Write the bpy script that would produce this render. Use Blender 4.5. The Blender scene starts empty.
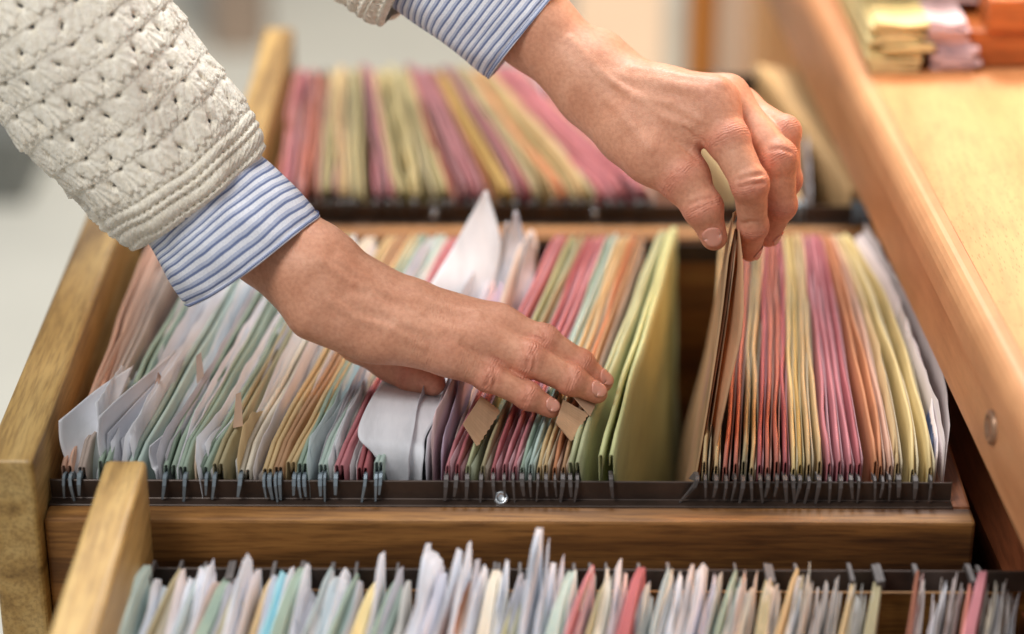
import bpy, math, random
import numpy as np
from mathutils import Vector, Matrix
random.seed(7); RNG = np.random.RandomState(5)
R = math.radians
scene = bpy.context.scene
COL = scene.collection

# ------------------------------------------------------------------ camera
F = 2421.0; CAMZ = 0.67; PITCH = R(25.7); YAW = R(0.43)
cam = bpy.data.objects.new('camera', bpy.data.cameras.new('camera')); COL.objects.link(cam)
cam.location = (0, 0, CAMZ); cam.rotation_euler = (math.pi/2-PITCH, 0, YAW)
cam.data.sensor_width = 36; cam.data.lens = F/1024*36
cam.data.clip_start = 0.05; cam.data.clip_end = 60
cam.data.dof.use_dof = True; cam.data.dof.focus_distance = 1.385; cam.data.dof.aperture_fstop = 2.5
cam.data.dof.aperture_blades = 0
scene.camera = cam
RM = np.array(cam.rotation_euler.to_matrix()); CC = np.array([0, 0, CAMZ])
def at(px, py, Y):
    """point in the room at depth Y seen at that pixel"""
    d = RM @ np.array([(px-512)/F, (317-py)/F, -1.0])
    return CC + d*(Y/d[1])
def atz(px, py, z):
    d = RM @ np.array([(px-512)/F, (317-py)/F, -1.0])
    return CC + d*((z-CAMZ)/d[2])
def proj(p):
    q = RM.T @ (np.asarray(p, float)-CC)
    return 512+F*q[0]/-q[2], 317-F*q[1]/-q[2]
def X(px, Y, z):
    a = RM.T @ (np.array([0, Y, z])-CC); b = RM.T @ np.array([1., 0, 0])
    k = (px-512)/F
    return (-k*a[2]-a[0])/(b[0]+k*b[2])

# ------------------------------------------------------------------ helpers
def lin(c):
    return tuple((x/255/12.92 if x/255 <= .04045 else ((x/255+.055)/1.055)**2.4) for x in c[:3])
ORG = {}
def empty(name, loc, label, cat, group=None, kind=None):
    o = bpy.data.objects.new(name, None); COL.objects.link(o); o.location = loc
    o.empty_display_size = .02
    ORG[o.name] = np.array(loc, float); tag(o, label, cat, group, kind)
    return o
def tag(o, label=None, cat=None, group=None, kind=None):
    if label: o['label'] = label
    if cat: o['category'] = cat
    if group: o['group'] = group
    if kind: o['kind'] = kind
    return o
def mk(name, V, Fc, mat, parent=None, smooth=False, uv=None, attrs=None):
    V = np.asarray(V, float)
    if parent is None:
        org = np.array([(V[:, 0].min()+V[:, 0].max())/2, (V[:, 1].min()+V[:, 1].max())/2, V[:, 2].min()])
    else:
        org = ORG[parent.name]
    me = bpy.data.meshes.new(name)
    W = V-org
    me.from_pydata([tuple(v) for v in W.tolist()], [], [tuple(f) for f in (Fc.tolist() if isinstance(Fc, np.ndarray) else Fc)])
    if smooth: me.polygons.foreach_set('use_smooth', [True]*len(me.polygons))
    if uv is not None:
        l = me.uv_layers.new(name='UVMap')
        idx = np.empty(len(me.loops), int); me.loops.foreach_get('vertex_index', idx)
        l.data.foreach_set('uv', np.asarray(uv, float)[idx].ravel())
    if attrs:
        for k, a in attrs.items():
            t = me.attributes.new(k, 'FLOAT', 'POINT'); t.data.foreach_set('value', np.asarray(a, float))
    me.update()
    o = bpy.data.objects.new(name, me); COL.objects.link(o)
    if mat: me.materials.append(mat)
    if parent is None: o.location = org
    else: o.parent = parent
    ORG[o.name] = org
    return o
def bevel(o, w=.002, seg=2):
    m = o.modifiers.new('bevel', 'BEVEL'); m.width = w; m.segments = seg; m.limit_method = 'ANGLE'
    return o
def solid(o, t, off=0):
    m = o.modifiers.new('solid', 'SOLIDIFY'); m.thickness = t; m.offset = off
    return o
BOXF = [(0, 3, 2, 1), (4, 5, 6, 7), (0, 1, 5, 4), (1, 2, 6, 5), (2, 3, 7, 6), (3, 0, 4, 7)]
def boxv(x0, x1, y0, y1, z0, z1):
    return [(x0, y0, z0), (x1, y0, z0), (x1, y1, z0), (x0, y1, z0), (x0, y0, z1), (x1, y0, z1), (x1, y1, z1), (x0, y1, z1)]
def box(name, x0, x1, y0, y1, z0, z1, mat, parent=None, bev=.0015):
    o = mk(name, boxv(x0, x1, y0, y1, z0, z1), BOXF, mat, parent)
    if bev: bevel(o, bev)
    return o
def gridf(nu, nv, closed_u=False):
    f = []
    for j in range(nv-1):
        for i in range(nu if closed_u else nu-1):
            a = j*nu+i; b = j*nu+(i+1) % nu
            f.append((a, b, b+nu, a+nu))
    return f
def rotz(V, ang, c):
    V = np.asarray(V, float)-c; ca, sa = math.cos(ang), math.sin(ang)
    return np.stack([V[:, 0]*ca-V[:, 1]*sa, V[:, 0]*sa+V[:, 1]*ca, V[:, 2]], 1)+c

# ------------------------------------------------------------------ materials
def new_mat(name):
    m = bpy.data.materials.new(name); m.use_nodes = True
    nt = m.node_tree; b = nt.nodes['Principled BSDF']
    return m, nt, b
def N(nt, t, **kw):
    n = nt.nodes.new(t)
    for k, v in kw.items():
        if k.startswith('i_'): n.inputs[k[2:].replace('_', ' ')].default_value = v
        else: setattr(n, k, v)
    return n
def ramp(nt, stops):
    r = nt.nodes.new('ShaderNodeValToRGB'); e = r.color_ramp.elements
    while len(e) < len(stops): e.new(.5)
    for el, (p, c) in zip(e, stops):
        el.position = p; el.color = (*c, 1) if len(c) == 3 else c
    return r
def wood(name, c0, c1, c2, grain=(60, 3, 60), rough=.45, fine=1.0, bump=.15, flecks=0):
    """c0 dark grain, c1 body, c2 light; grain = scale per axis (low = along the fibre)"""
    m, nt, b = new_mat(name); L = nt.links.new
    tc = N(nt, 'ShaderNodeTexCoord'); mp = N(nt, 'ShaderNodeMapping'); mp.inputs['Scale'].default_value = grain
    L(tc.outputs['Object'], mp.inputs[0])
    n1 = N(nt, 'ShaderNodeTexNoise', i_Scale=.55, i_Detail=6, i_Roughness=.55, i_Distortion=.6); L(mp.outputs[0], n1.inputs[0])
    r = ramp(nt, [(.36, lin(c0)), (.5, lin(c1)), (.66, lin(c2))]); L(n1.outputs[0], r.inputs[0])
    mp2 = N(nt, 'ShaderNodeMapping'); mp2.inputs['Scale'].default_value = tuple(g*6 for g in grain); L(tc.outputs['Object'], mp2.inputs[0])
    n2 = N(nt, 'ShaderNodeTexNoise', i_Scale=1.2, i_Detail=4, i_Roughness=.6); L(mp2.outputs[0], n2.inputs[0])
    mx = N(nt, 'ShaderNodeMix', data_type='RGBA', blend_type='MULTIPLY'); mx.inputs[0].default_value = min(1, .5*fine)
    r2 = ramp(nt, [(.36, (.34, .28, .24)), (.56, (1, 1, 1))]); L(n2.outputs[0], r2.inputs[0])
    L(r.outputs[0], mx.inputs[6]); L(r2.outputs[0], mx.inputs[7])
    out = mx.outputs[2]
    # slow stains / wear
    n3 = N(nt, 'ShaderNodeTexNoise', i_Scale=14, i_Detail=5, i_Roughness=.65); L(tc.outputs['Object'], n3.inputs[0])
    r3 = ramp(nt, [(.3, (.72, .68, .64)), (.55, (1, 1, 1))]); L(n3.outputs[0], r3.inputs[0])
    mx3 = N(nt, 'ShaderNodeMix', data_type='RGBA', blend_type='MULTIPLY'); mx3.inputs[0].default_value = .5
    L(out, mx3.inputs[6]); L(r3.outputs[0], mx3.inputs[7]); out = mx3.outputs[2]
    if flecks:
        mp4 = N(nt, 'ShaderNodeMapping'); mp4.inputs['Scale'].default_value = tuple(900 if g > 20 else 130 for g in grain); L(tc.outputs['Object'], mp4.inputs[0])
        v = N(nt, 'ShaderNodeTexVoronoi', i_Scale=.8); L(mp4.outputs[0], v.inputs[0])
        r4 = ramp(nt, [(.12, (.6, .5, .42)), (.26, (1, 1, 1))]); L(v.outputs['Distance'], r4.inputs[0])
        mx4 = N(nt, 'ShaderNodeMix', data_type='RGBA', blend_type='MULTIPLY'); mx4.inputs[0].default_value = flecks
        L(out, mx4.inputs[6]); L(r4.outputs[0], mx4.inputs[7]); out = mx4.outputs[2]
    L(out, b.inputs['Base Color']); b.inputs['Roughness'].default_value = rough
    bp = N(nt, 'ShaderNodeBump', i_Strength=bump, i_Distance=.001); L(n2.outputs[0], bp.inputs['Height']); L(bp.outputs[0], b.inputs['Normal'])
    return m
WOOD_OLD = wood('oiled_yellow_wood', (132, 100, 52), (190, 154, 92), (212, 180, 118), (70, 5, 70))
WOOD_LEDGE = wood('brown_worn_wood', (78, 46, 18), (146, 100, 50), (184, 132, 70), (4, 60, 60), fine=1.3, rough=.6)
WOOD_BACK = wood('orange_brown_wood', (100, 58, 20), (150, 100, 42), (176, 124, 58), (4, 60, 60), rough=.7)
WOOD_SIDE = wood('red_brown_wood', (96, 54, 34), (142, 88, 56), (164, 108, 72), (60, 4, 60))
WOOD_BEECH = wood('pale_beech', (204, 136, 84), (214, 148, 96), (224, 160, 108), (40, 4, 40), rough=.62, fine=.35, flecks=.8)
WOOD_APRON = wood('beech_apron', (190, 132, 88), (208, 150, 104), (216, 160, 112), (50, 5, 50), rough=.5, fine=.15, bump=.05, flecks=.2)
WOOD_DARK = wood('dark_stained_wood', (62, 32, 20), (104, 56, 32), (124, 70, 42), (50, 4, 50))
WOOD_ORANGE = wood('orange_stained_wood', (160, 84, 36), (196, 112, 56), (214, 132, 72), (4, 40, 40))

def paint(name, c, rough=.6, metal=0, noise=.15, scale=60):
    m, nt, b = new_mat(name); L = nt.links.new
    tc = N(nt, 'ShaderNodeTexCoord'); n = N(nt, 'ShaderNodeTexNoise', i_Scale=scale, i_Detail=5); L(tc.outputs['Object'], n.inputs[0])
    c = lin(c); r = ramp(nt, [(.3, tuple(x*(1-noise*1.6) for x in c)), (.7, tuple(min(1, x*(1+noise*.6)) for x in c))]); L(n.outputs[0], r.inputs[0])
    L(r.outputs[0], b.inputs['Base Color']); b.inputs['Roughness'].default_value = rough; b.inputs['Metallic'].default_value = metal
    return m
RAIL = paint('brown_enamelled_steel', (70, 56, 48), .38, .35, .25)
STEEL = paint('blue_grey_steel', (132, 146, 156), .5, .3, .3)
STEEL_D = paint('dull_grey_steel', (92, 86, 84), .6, .2, .3)
STEEL_R = paint('dark_grey_steel', (70, 64, 60), .6, .3, .3)
SCREW = paint('bright_screw_steel', (200, 205, 210), .25, .9, .1)

PAPER = {}
def paper_mat(c, gloss=.65, back=None, thin=.12):
    key = (tuple(c), gloss, thin)
    g_ = sum(c)/3; c0_ = c; c = tuple(g_+(x-g_)*(.80 if max(c)-min(c) > 30 else 1) for x in c)
    if key in PAPER: return PAPER[key]
    m, nt, b = new_mat('paper_%d_%d_%d' % tuple(c0_)); L = nt.links.new
    tc = N(nt, 'ShaderNodeTexCoord'); mp = N(nt, 'ShaderNodeMapping'); mp.inputs['Scale'].default_value = (30, 6, 14)
    L(tc.outputs['Object'], mp.inputs[0])
    n = N(nt, 'ShaderNodeTexNoise', i_Scale=1.6, i_Detail=7, i_Roughness=.62); L(mp.outputs[0], n.inputs[0])
    l = lin(c); r = ramp(nt, [(.3, tuple(x*.74 for x in l)), (.52, l), (.72, tuple(min(.9, x*1.12) for x in l))]); L(n.outputs[0], r.inputs[0])
    L(r.outputs[0], b.inputs['Base Color']); b.inputs['Roughness'].default_value = gloss
    b.inputs['Specular IOR Level'].default_value = .3
    n2 = N(nt, 'ShaderNodeTexNoise', i_Scale=160, i_Detail=6, i_Roughness=.7); L(tc.outputs['Object'], n2.inputs[0])
    bp = N(nt, 'ShaderNodeBump', i_Strength=.25, i_Distance=.0006); L(n2.outputs[0], bp.inputs['Height']); L(bp.outputs[0], b.inputs['Normal'])
    tr = N(nt, 'ShaderNodeBsdfTranslucent'); L(r.outputs[0], tr.inputs['Color'])
    ms = N(nt, 'ShaderNodeMixShader'); ms.inputs[0].default_value = thin
    L(b.outputs[0], ms.inputs[1]); L(tr.outputs[0], ms.inputs[2]); L(ms.outputs[0], nt.nodes['Material Output'].inputs['Surface'])
    PAPER[key] = m
    return m
# ------------------------------------------------------------------ the setting
box_floor = mk('floor', [(-6, -3, -.78), (6, -3, -.78), (6, 9, -.78), (-6, 9, -.78)], [(0, 1, 2, 3)], paint('grey_vinyl_floor', (178, 180, 174), .5, 0, .06, 3))
tag(box_floor, kind='structure')
wallm = paint('pale_wall', (200, 196, 190), .8, 0, .04, 3)
w = mk('wall', [(-6, 6, -.78), (6, 6, -.78), (6, 6, 2.5), (-6, 6, 2.5)], [(0, 1, 2, 3)], wallm); tag(w, kind='structure')

# ------------------------------------------------------------------ drawers
YF, YB = 1.18, 1.508        # front and back rail of the middle drawer
def rail(parent, x0, x1, Y, z, face, mat=RAIL):
    """L profile: upright plate, foot flange towards `face` (-1 = viewer)"""
    t = .0014; h = .0115; fl = .0075
    P = [(0, 0), (t, 0), (t, -h-t), (-fl, -h-t), (-fl, -h), (0, -h)]
    V = []
    for x in (x0, x1):
        for (a, b) in P: V.append((x, Y+(a if face < 0 else -a), z+b))
    n = len(P); Fc = [tuple(range(n)), tuple(range(2*n-1, n-1, -1))]
    for i in range(n): Fc.append((i, (i+1) % n, n+(i+1) % n, n+i))
    o = mk('rail', V, Fc, mat, parent); bevel(o, .0004, 1)
    return o
# middle drawer -------------------------------------------------
ZL = -.0125                                            # top of the ledge
xl_in = X(33, 1.149, .03); xr = X(976, 1.158, ZL); 
xl_w = xl_in-.027
mid = empty('file_drawer', (0, 1.3, -.27), 'middle open wooden file drawer packed with leaning folders, in focus under both hands', 'drawer', 'open wooden file drawers')
def wall_panel(name, V, mat, parent): return bevel(mk(name, V, BOXF, mat, parent), .003, 3)
wall_panel('side_panel', boxv(xl_w, xl_in, 1.148, 1.545, -.27, .03), WOOD_OLD, mid)
box('side_panel', xr-.018, xr, 1.175, 1.535, -.27, ZL+.0005, WOOD_SIDE, mid, .002)
box('front_panel', xl_in+.0005, xr, 1.158, 1.175-.0005, -.27, ZL, WOOD_LEDGE, mid, .002)
yb0 = atz(500, 238, ZL)[1]
box('back_panel', xl_in+.0005, xr, yb0, yb0+.018, -.27, ZL, WOOD_BACK, mid, .002)
box('bottom_panel', xl_in+.001, xr-.019, 1.176, yb0-.001, -.268, -.26, WOOD_DARK, mid, 0)
xr_l = X(952, YF, 0)
rail(mid, X(50, YF, 0), xr_l, YF, 0, -1)
rail(mid, X(140, YB, 0), X(885, YB, 0), YB, 0, 1)
def ring(name, c, r0, r1, axis, mat, parent, n=20, h=.0015):
    """washer-like screw head: rim r1, socket r0"""
    a = np.array(axis, float); a /= np.linalg.norm(a)
    u = np.cross(a, [0, 0, 1.]) if abs(a[2]) < .9 else np.cross(a, [1., 0, 0]); u /= np.linalg.norm(u); v = np.cross(a, u)
    prof = [(r1, 0), (r1*.98, h*.7), (r1*.8, h), (r0*1.1, h), (r0, h*.5), (r0*.6, h*.35), (.00001, h*.35)]
    V = [np.array(c)+a*hh+(u*math.cos(t)+v*math.sin(t))*rr for rr, hh in prof for t in np.linspace(0, 2*math.pi, n, endpoint=False)]
    return mk(name, V, gridf(n, len(prof), True), mat, parent, True)
c = at(501, 497, YF-.0075); ring('screw_head', (c[0], YF-.002, -.0095), .0022, .0042, (0, -.75, .65), SCREW, mid)
# front drawer ---------------------------------------------------
ZF = -.021
ft = empty('file_drawer', (0, .95, -.29), 'nearest open wooden file drawer, cut off by the bottom edge and out of focus', 'drawer', 'open wooden file drawers')
fx0 = X(105, 1.15, .03); fx1 = X(147, 1.15, .03)
wall_panel('side_panel', boxv(fx0, fx1, .55, 1.15, -.29, .03), WOOD_OLD, ft)
fxr = X(1024, 1.14, ZF)+.03
box('back_panel', fx1+.0005, fxr, 1.127, 1.145, -.29, ZF-.018, WOOD_BACK, ft)
box('side_panel', fxr+.0005, fxr+.018, .76, 1.145, -.29, ZF, WOOD_SIDE, ft)
box('front_panel', fx1+.0005, fxr, .76, .778, -.29, ZF, WOOD_LEDGE, ft)
box('bottom_panel', fx1+.001, fxr-.001, .779, 1.126, -.288, -.28, WOOD_DARK, ft, 0)
YFB = 1.122; YFF = YFB-.33
rail(ft, fx1+.001, fxr-.001, YFB, ZF, 1)
rail(ft, fx1+.001, fxr-.001, YFF, ZF, -1)
# rear drawer ----------------------------------------------------
rr = empty('file_drawer', (.1, 1.72, -.27), 'farthest open wooden file drawer behind the hands, blurred, full of pink and olive folders', 'drawer', 'open wooden file drawers')
rx0 = X(266, 1.87, .03); rx1 = X(294, 1.87, .03)
wall_panel('side_panel', boxv(rx0, rx1, 1.562, 1.87, -.27, .03), WOOD_OLD, rr)
RXR = X(872, 1.6, 0)
YRF, YRB = 1.578, 1.85
box('front_panel', rx1+.0005, RXR, 1.562, 1.574, -.27, -.014, WOOD_LEDGE, rr)
box('back_panel', rx1+.0005, RXR, 1.856, 1.87, -.27, -.014, WOOD_BACK, rr)
box('side_panel', RXR+.0005, RXR+.016, 1.562, 1.87, -.27, -.014, WOOD_SIDE, rr)
box('bottom_panel', rx1+.001, RXR-.001, 1.575, 1.855, -.268, -.26, WOOD_DARK, rr, 0)
rail(rr, rx1+.001, RXR-.001, YRF, -.002, -1); rail(rr, rx1+.001, RXR-.001, YRB, -.002, 1)
for px in (292, 434, 594): 
    c = (X(px, YRF-.002, -.006), YRF-.0015, -.008); ring('screw_head', c, .0016, .0032, (0, -1, .2), SCREW, rr)
# carcass below the drawers
cab = empty('cabinet', (0, 1.3, -.78), 'wooden cabinet carcass below the open file drawers', 'cabinet')
box('side_panel', xl_w+.004, xl_w+.022, .70, 1.87, -.78, -.292, WOOD_OLD, cab)
box('top_panel', xl_w+.023, RXR, .70, 1.87, -.31, -.292, WOOD_DARK, cab)
box('plinth', xl_w+.03, RXR, .72, 1.85, -.78, -.312, WOOD_DARK, cab)

# ------------------------------------------------------------------ counter on the right (turned about 3 degrees)
ZA, ZB = .105, .022
pA1 = atz(871, 75, ZA); pA2 = atz(1024, 357, ZA)
d = pA2-pA1; d /= np.linalg.norm(d); nrm = np.array([-d[1], d[0], 0])
if nrm[0] < 0: nrm = -nrm                      # pointing right, away from the drawers
pB1 = atz(867, 215, ZB)
tB = (pB1-pA1) @ d; offB = (pB1-(pA1+d*tB)) @ nrm
A0 = pA1-d*1.2; A1 = pA2+d*.7
def sweep(prof, name, mat, parent, p0=A0, p1=A1, smooth=False, close=True):
    V = []
    for p in (p0, p1):
        for (a, z) in prof: V.append((p[0]+nrm[0]*a, p[1]+nrm[1]*a, z))
    n = len(prof); Fc = [(i, (i+1) % n, n+(i+1) % n, n+i) for i in range(n if close else n-1)]
    if close: Fc += [tuple(range(n-1, -1, -1)), tuple(range(n, 2*n))]
    return mk(name, V, Fc, mat, parent, smooth)
cnt = empty('wooden_counter', tuple((pA1+pA2)/2*np.array([1, 1, 0])+np.array([.3, 0, -.78])), 'pale beech counter with a thick rounded edge along the right of the drawers', 'counter')
sweep([(.0, ZA-.001), (.0, ZA), (.62, ZA), (.62, ZA-.02), (.003, ZA-.02)], 'counter_top', WOOD_BEECH, cnt)
# moulded edge and apron
prof = [(-.0001, ZA-.0003)]
for t in np.linspace(0, 90, 7): prof.append((-.004-.010*math.sin(R(t)), ZA-.0022-.016*(1-math.cos(R(t)))))
prof += [(-.0142, ZA-.028), (-.013, ZA-.030), (-.013, ZA-.0305), (.0, ZA-.0305)]
sweep(prof, 'edge_moulding', WOOD_APRON, cnt)
ob = offB
sweep([(ob, ZA-.033), (.012, ZA-.033), (.012, ZB), (ob+.002, ZB), (ob, ZB+.002)], 'apron', WOOD_APRON, cnt)
sweep([(.03, ZB-.004), (.045, ZB-.004), (.045, -.78), (.03, -.78)], 'lower_panel', WOOD_SIDE, cnt, p0=pA1)
sweep([(.012, -.05), (.0295, -.05), (.0295, -.07), (.012, -.07)], 'drawer_runner', WOOD_DARK, cnt, p0=pA1)
# round plug on the apron, found on the apron plane
def hit_apron(px, py):
    dr = RM @ np.array([(px-512)/F, (317-py)/F, -1.0]); base = pA1+nrm*ob
    t = ((base-CC) @ nrm)/(dr @ nrm); return CC+dr*t
c = hit_apron(993, 427); ring('screw_cap', tuple(c), .006, .0095, tuple(-nrm), paint('aged_bronze', (176, 140, 112), .4, .4, .3), cnt, 28, .003)

# things on the counter at the back: pile of folders + box
def on_counter(px, py, off=0): return atz(px, py, ZA)
def pile(px, py, nL, w, dpt, cols, label, ang, dz=.0042, z0=ZA+.0005, cat='paper bundle', grp='bundles of folders on the counter', jit=.006):
    c = atz(px, py, ZA); z = z0
    for i in range(nL):
        col, lb = cols[i % len(cols)]
        x0 = c[0]+random.uniform(-jit, jit); y0 = c[1]+random.uniform(-.004, .004)
        t = dz*random.uniform(.7, 1.25); W = w*random.uniform(.9, 1.06)
        n = 8; V = []; 
        for k in range(n+1):
            s = k/n; sag = .0012*math.sin(s*5+i)
            for (yy, zz) in ((0, 0), (dpt, 0), (dpt, t*.9), (0, t*.85)):
                V.append((x0+W*s, y0+yy, z+zz+sag*(zz > 0)))
        Fc = [(3, 2, 1, 0), (n*4, n*4+1, n*4+2, n*4+3)]
        for k in range(n):
            for q in range(4): a = k*4+q; b = k*4+(q+1) % 4; Fc.append((a, b, b+4, a+4))
        V = rotz(V, ang+random.uniform(-.03, .03), np.array([x0, y0, 0]))
        o = mk('paper_folder', V, Fc, paper_mat(col), None); tag(o, lb % ORD[i] if '%' in lb else lb, cat, grp)
        z += t*1.08
    return z
ORD = ['lowest', 'second lowest', 'third from the bottom', 'fourth from the bottom', 'fifth from the bottom', 'sixth from the bottom', 'seventh from the bottom', 'eighth from the bottom', 'ninth from the bottom', 'topmost']
ORD = ['lowest', 'second lowest', 'third from the bottom', 'fourth from the bottom', 'fifth from the bottom', 'sixth from the bottom', 'seventh from the bottom', 'eighth from the bottom', 'ninth from the bottom', 'tenth from the bottom', 'topmost']
pile(873, 72, 9, .036, .16, [((250, 224, 150), 'pale yellow folder, %s of the left bundle on the counter')], '', .02, .0034)
pile(930, 71, 9, .028, .15, [((226, 200, 206), 'pale pink folder, %s of the bundle beside the yellow ones')], '', .03, .0034)
pile(869, 50, 8, .054, .2, [((250, 236, 206), 'cream paper sheaf, %s of the pile above the yellow folders')], '', .02, .0042, ZA+.0355, jit=.01)
pile(934, 50, 8, .056, .2, [((232, 198, 196), 'dusty pink paper sheaf, %s of the upper pile by the orange box')], '', .0, .0042, ZA+.0355, jit=.01)
c0 = atz(968, 74, ZA)
bx = empty('wooden_box', (c0[0], c0[1], ZA), 'orange brown wooden box behind the bundles on the counter', 'box')
box('box_body', c0[0]+.0, c0[0]+.16, c0[1]+.012, c0[1]+.24, ZA+.0006, ZA+.0265, WOOD_ORANGE, bx)
box('box_lid', c0[0]+.012, c0[0]+.165, c0[1]+.008, c0[1]+.245, ZA+.027, ZA+.05, WOOD_ORANGE, bx)

# ------------------------------------------------------------------ blurred background furniture
def post(name, px0, px1, pyb, Y, ztop, zbot, dep, mat, label, cat):
    x0 = X(px0, Y, (ztop+zbot)/2); x1 = X(px1, Y, (ztop+zbot)/2)
    o = box(name, x0, x1, Y, Y+dep, zbot, ztop, mat, None, .004); tag(o, label, cat); return o
beige = paint('beige_laminate', (228, 204, 180), .6, 0, .05, 3)
post('panel', 575, 672, 60, 3.6, .35, -.78, .3, beige, 'blurred beige panel standing behind the upper wrist', 'panel')
post('wooden_post', 688, 716, 60, 2.5, .35, -.78, .05, paint('orange_varnished_wood', (222, 150, 76), .5, 0, .1, 8), 'blurred orange wooden upright between the pale panels at the back', 'post')
post('panel', 718, 752, 60, 2.48, .35, -.78, .2, paint('cream_laminate', (248, 228, 204), .6, 0, .05, 3), 'narrow cream panel right of the blurred wooden upright', 'panel')
post('cabinet', 756, 830, 60, 2.35, .2, -.78, .4, paint('warm_tan_laminate', (250, 190, 130), .6, 0, .08, 3), 'blurred light wood cabinet front behind the fingers of the upper hand', 'cabinet')
post('chair', 205, 256, 60, 4.1, -.2, -.78, .12, paint('taupe_fabric', (138, 124, 112), .8, 0, .1, 6), 'blurred taupe object on the grey floor beyond the knitted sleeve', 'furniture')
post('bin', -40, 24, 60, 3.4, -.667, -.78, .3, paint('dark_grey_plastic', (96, 100, 98), .6, 0, .1, 6), 'blurred dark grey object on the floor at the far left', 'bin')
# ------------------------------------------------------------------ hanging folders
PINK=(208,122,130); ROSE=(194,98,104); CORAL=(206,118,98); PEACH=(216,164,136); MANILA=(214,180,124); KRAFT=(188,140,98)
SAGE=(156,174,158); MINT=(182,200,192); OLIVE=(176,162,120); KHAKI=(192,178,124); YELL=(232,204,134); LIME=(182,186,138)
WHITE=(226,227,232); GREYW=(184,182,188); BLUEG=(172,184,184); LAV=(208,206,214); ORANGE=(214,134,86); MAUVE=(166,112,118); TERRA=(172,98,70); CREAM=(224,214,196)
MUSTARD=(208,172,92)
TAUPE=(176,160,150)
CNAME = {TAUPE:'taupe',PINK:'pink',ROSE:'deep rose',CORAL:'coral red',PEACH:'peach',MANILA:'manila',KRAFT:'brown kraft',SAGE:'sage green',MINT:'pale mint',OLIVE:'olive green',KHAKI:'khaki',YELL:'pale yellow',LIME:'lime green',WHITE:'white',GREYW:'greyish white',BLUEG:'blue grey',LAV:'lavender white',ORANGE:'orange',MAUVE:'mauve',TERRA:'terracotta',CREAM:'cream',MUSTARD:'mustard yellow'}
def lat(s, f, r, bow): return f+(r-f)*s+bow*4*s*(1-s)
def hook_mesh(x, Y, z, sgn, skew, parent, mat, long=.011, reach=.010, up=.0015):
    """steel hanger end: bar leaving the folder, hooking down over the rail (sgn -1: viewer side)"""
    w = random.uniform(.0007, .0012) if mat is STEEL else random.uniform(.0006, .0013); Y = Y+random.uniform(-.0006, .0002); z = z+random.uniform(-.0008, .0003)
    prof = [(reach, up-.0045), (reach, up), (.001, .0040), (-.0022, .0030), (-.0038, -.001), (-.0034, -long), (-.0022, -long+.001), (-.0020, -.001), (-.0006, .0012)]
    V = []
    for dx in (-w, w):
        for (a, b) in prof:
            ww = dx*(1.0 if b > 0 else (.95 if b > -.006 else .6))
            V.append((x+ww+skew*(max(0, .001-b)), Y+(a if sgn < 0 else -a), z+b))
    n = len(prof); Fc = [tuple(range(n)), tuple(range(2*n-1, n-1, -1))]+[(i, n+i, n+(i+1) % n, (i+1) % n) for i in range(n)]
    return mk('hook', V, Fc, mat, parent)
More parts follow.
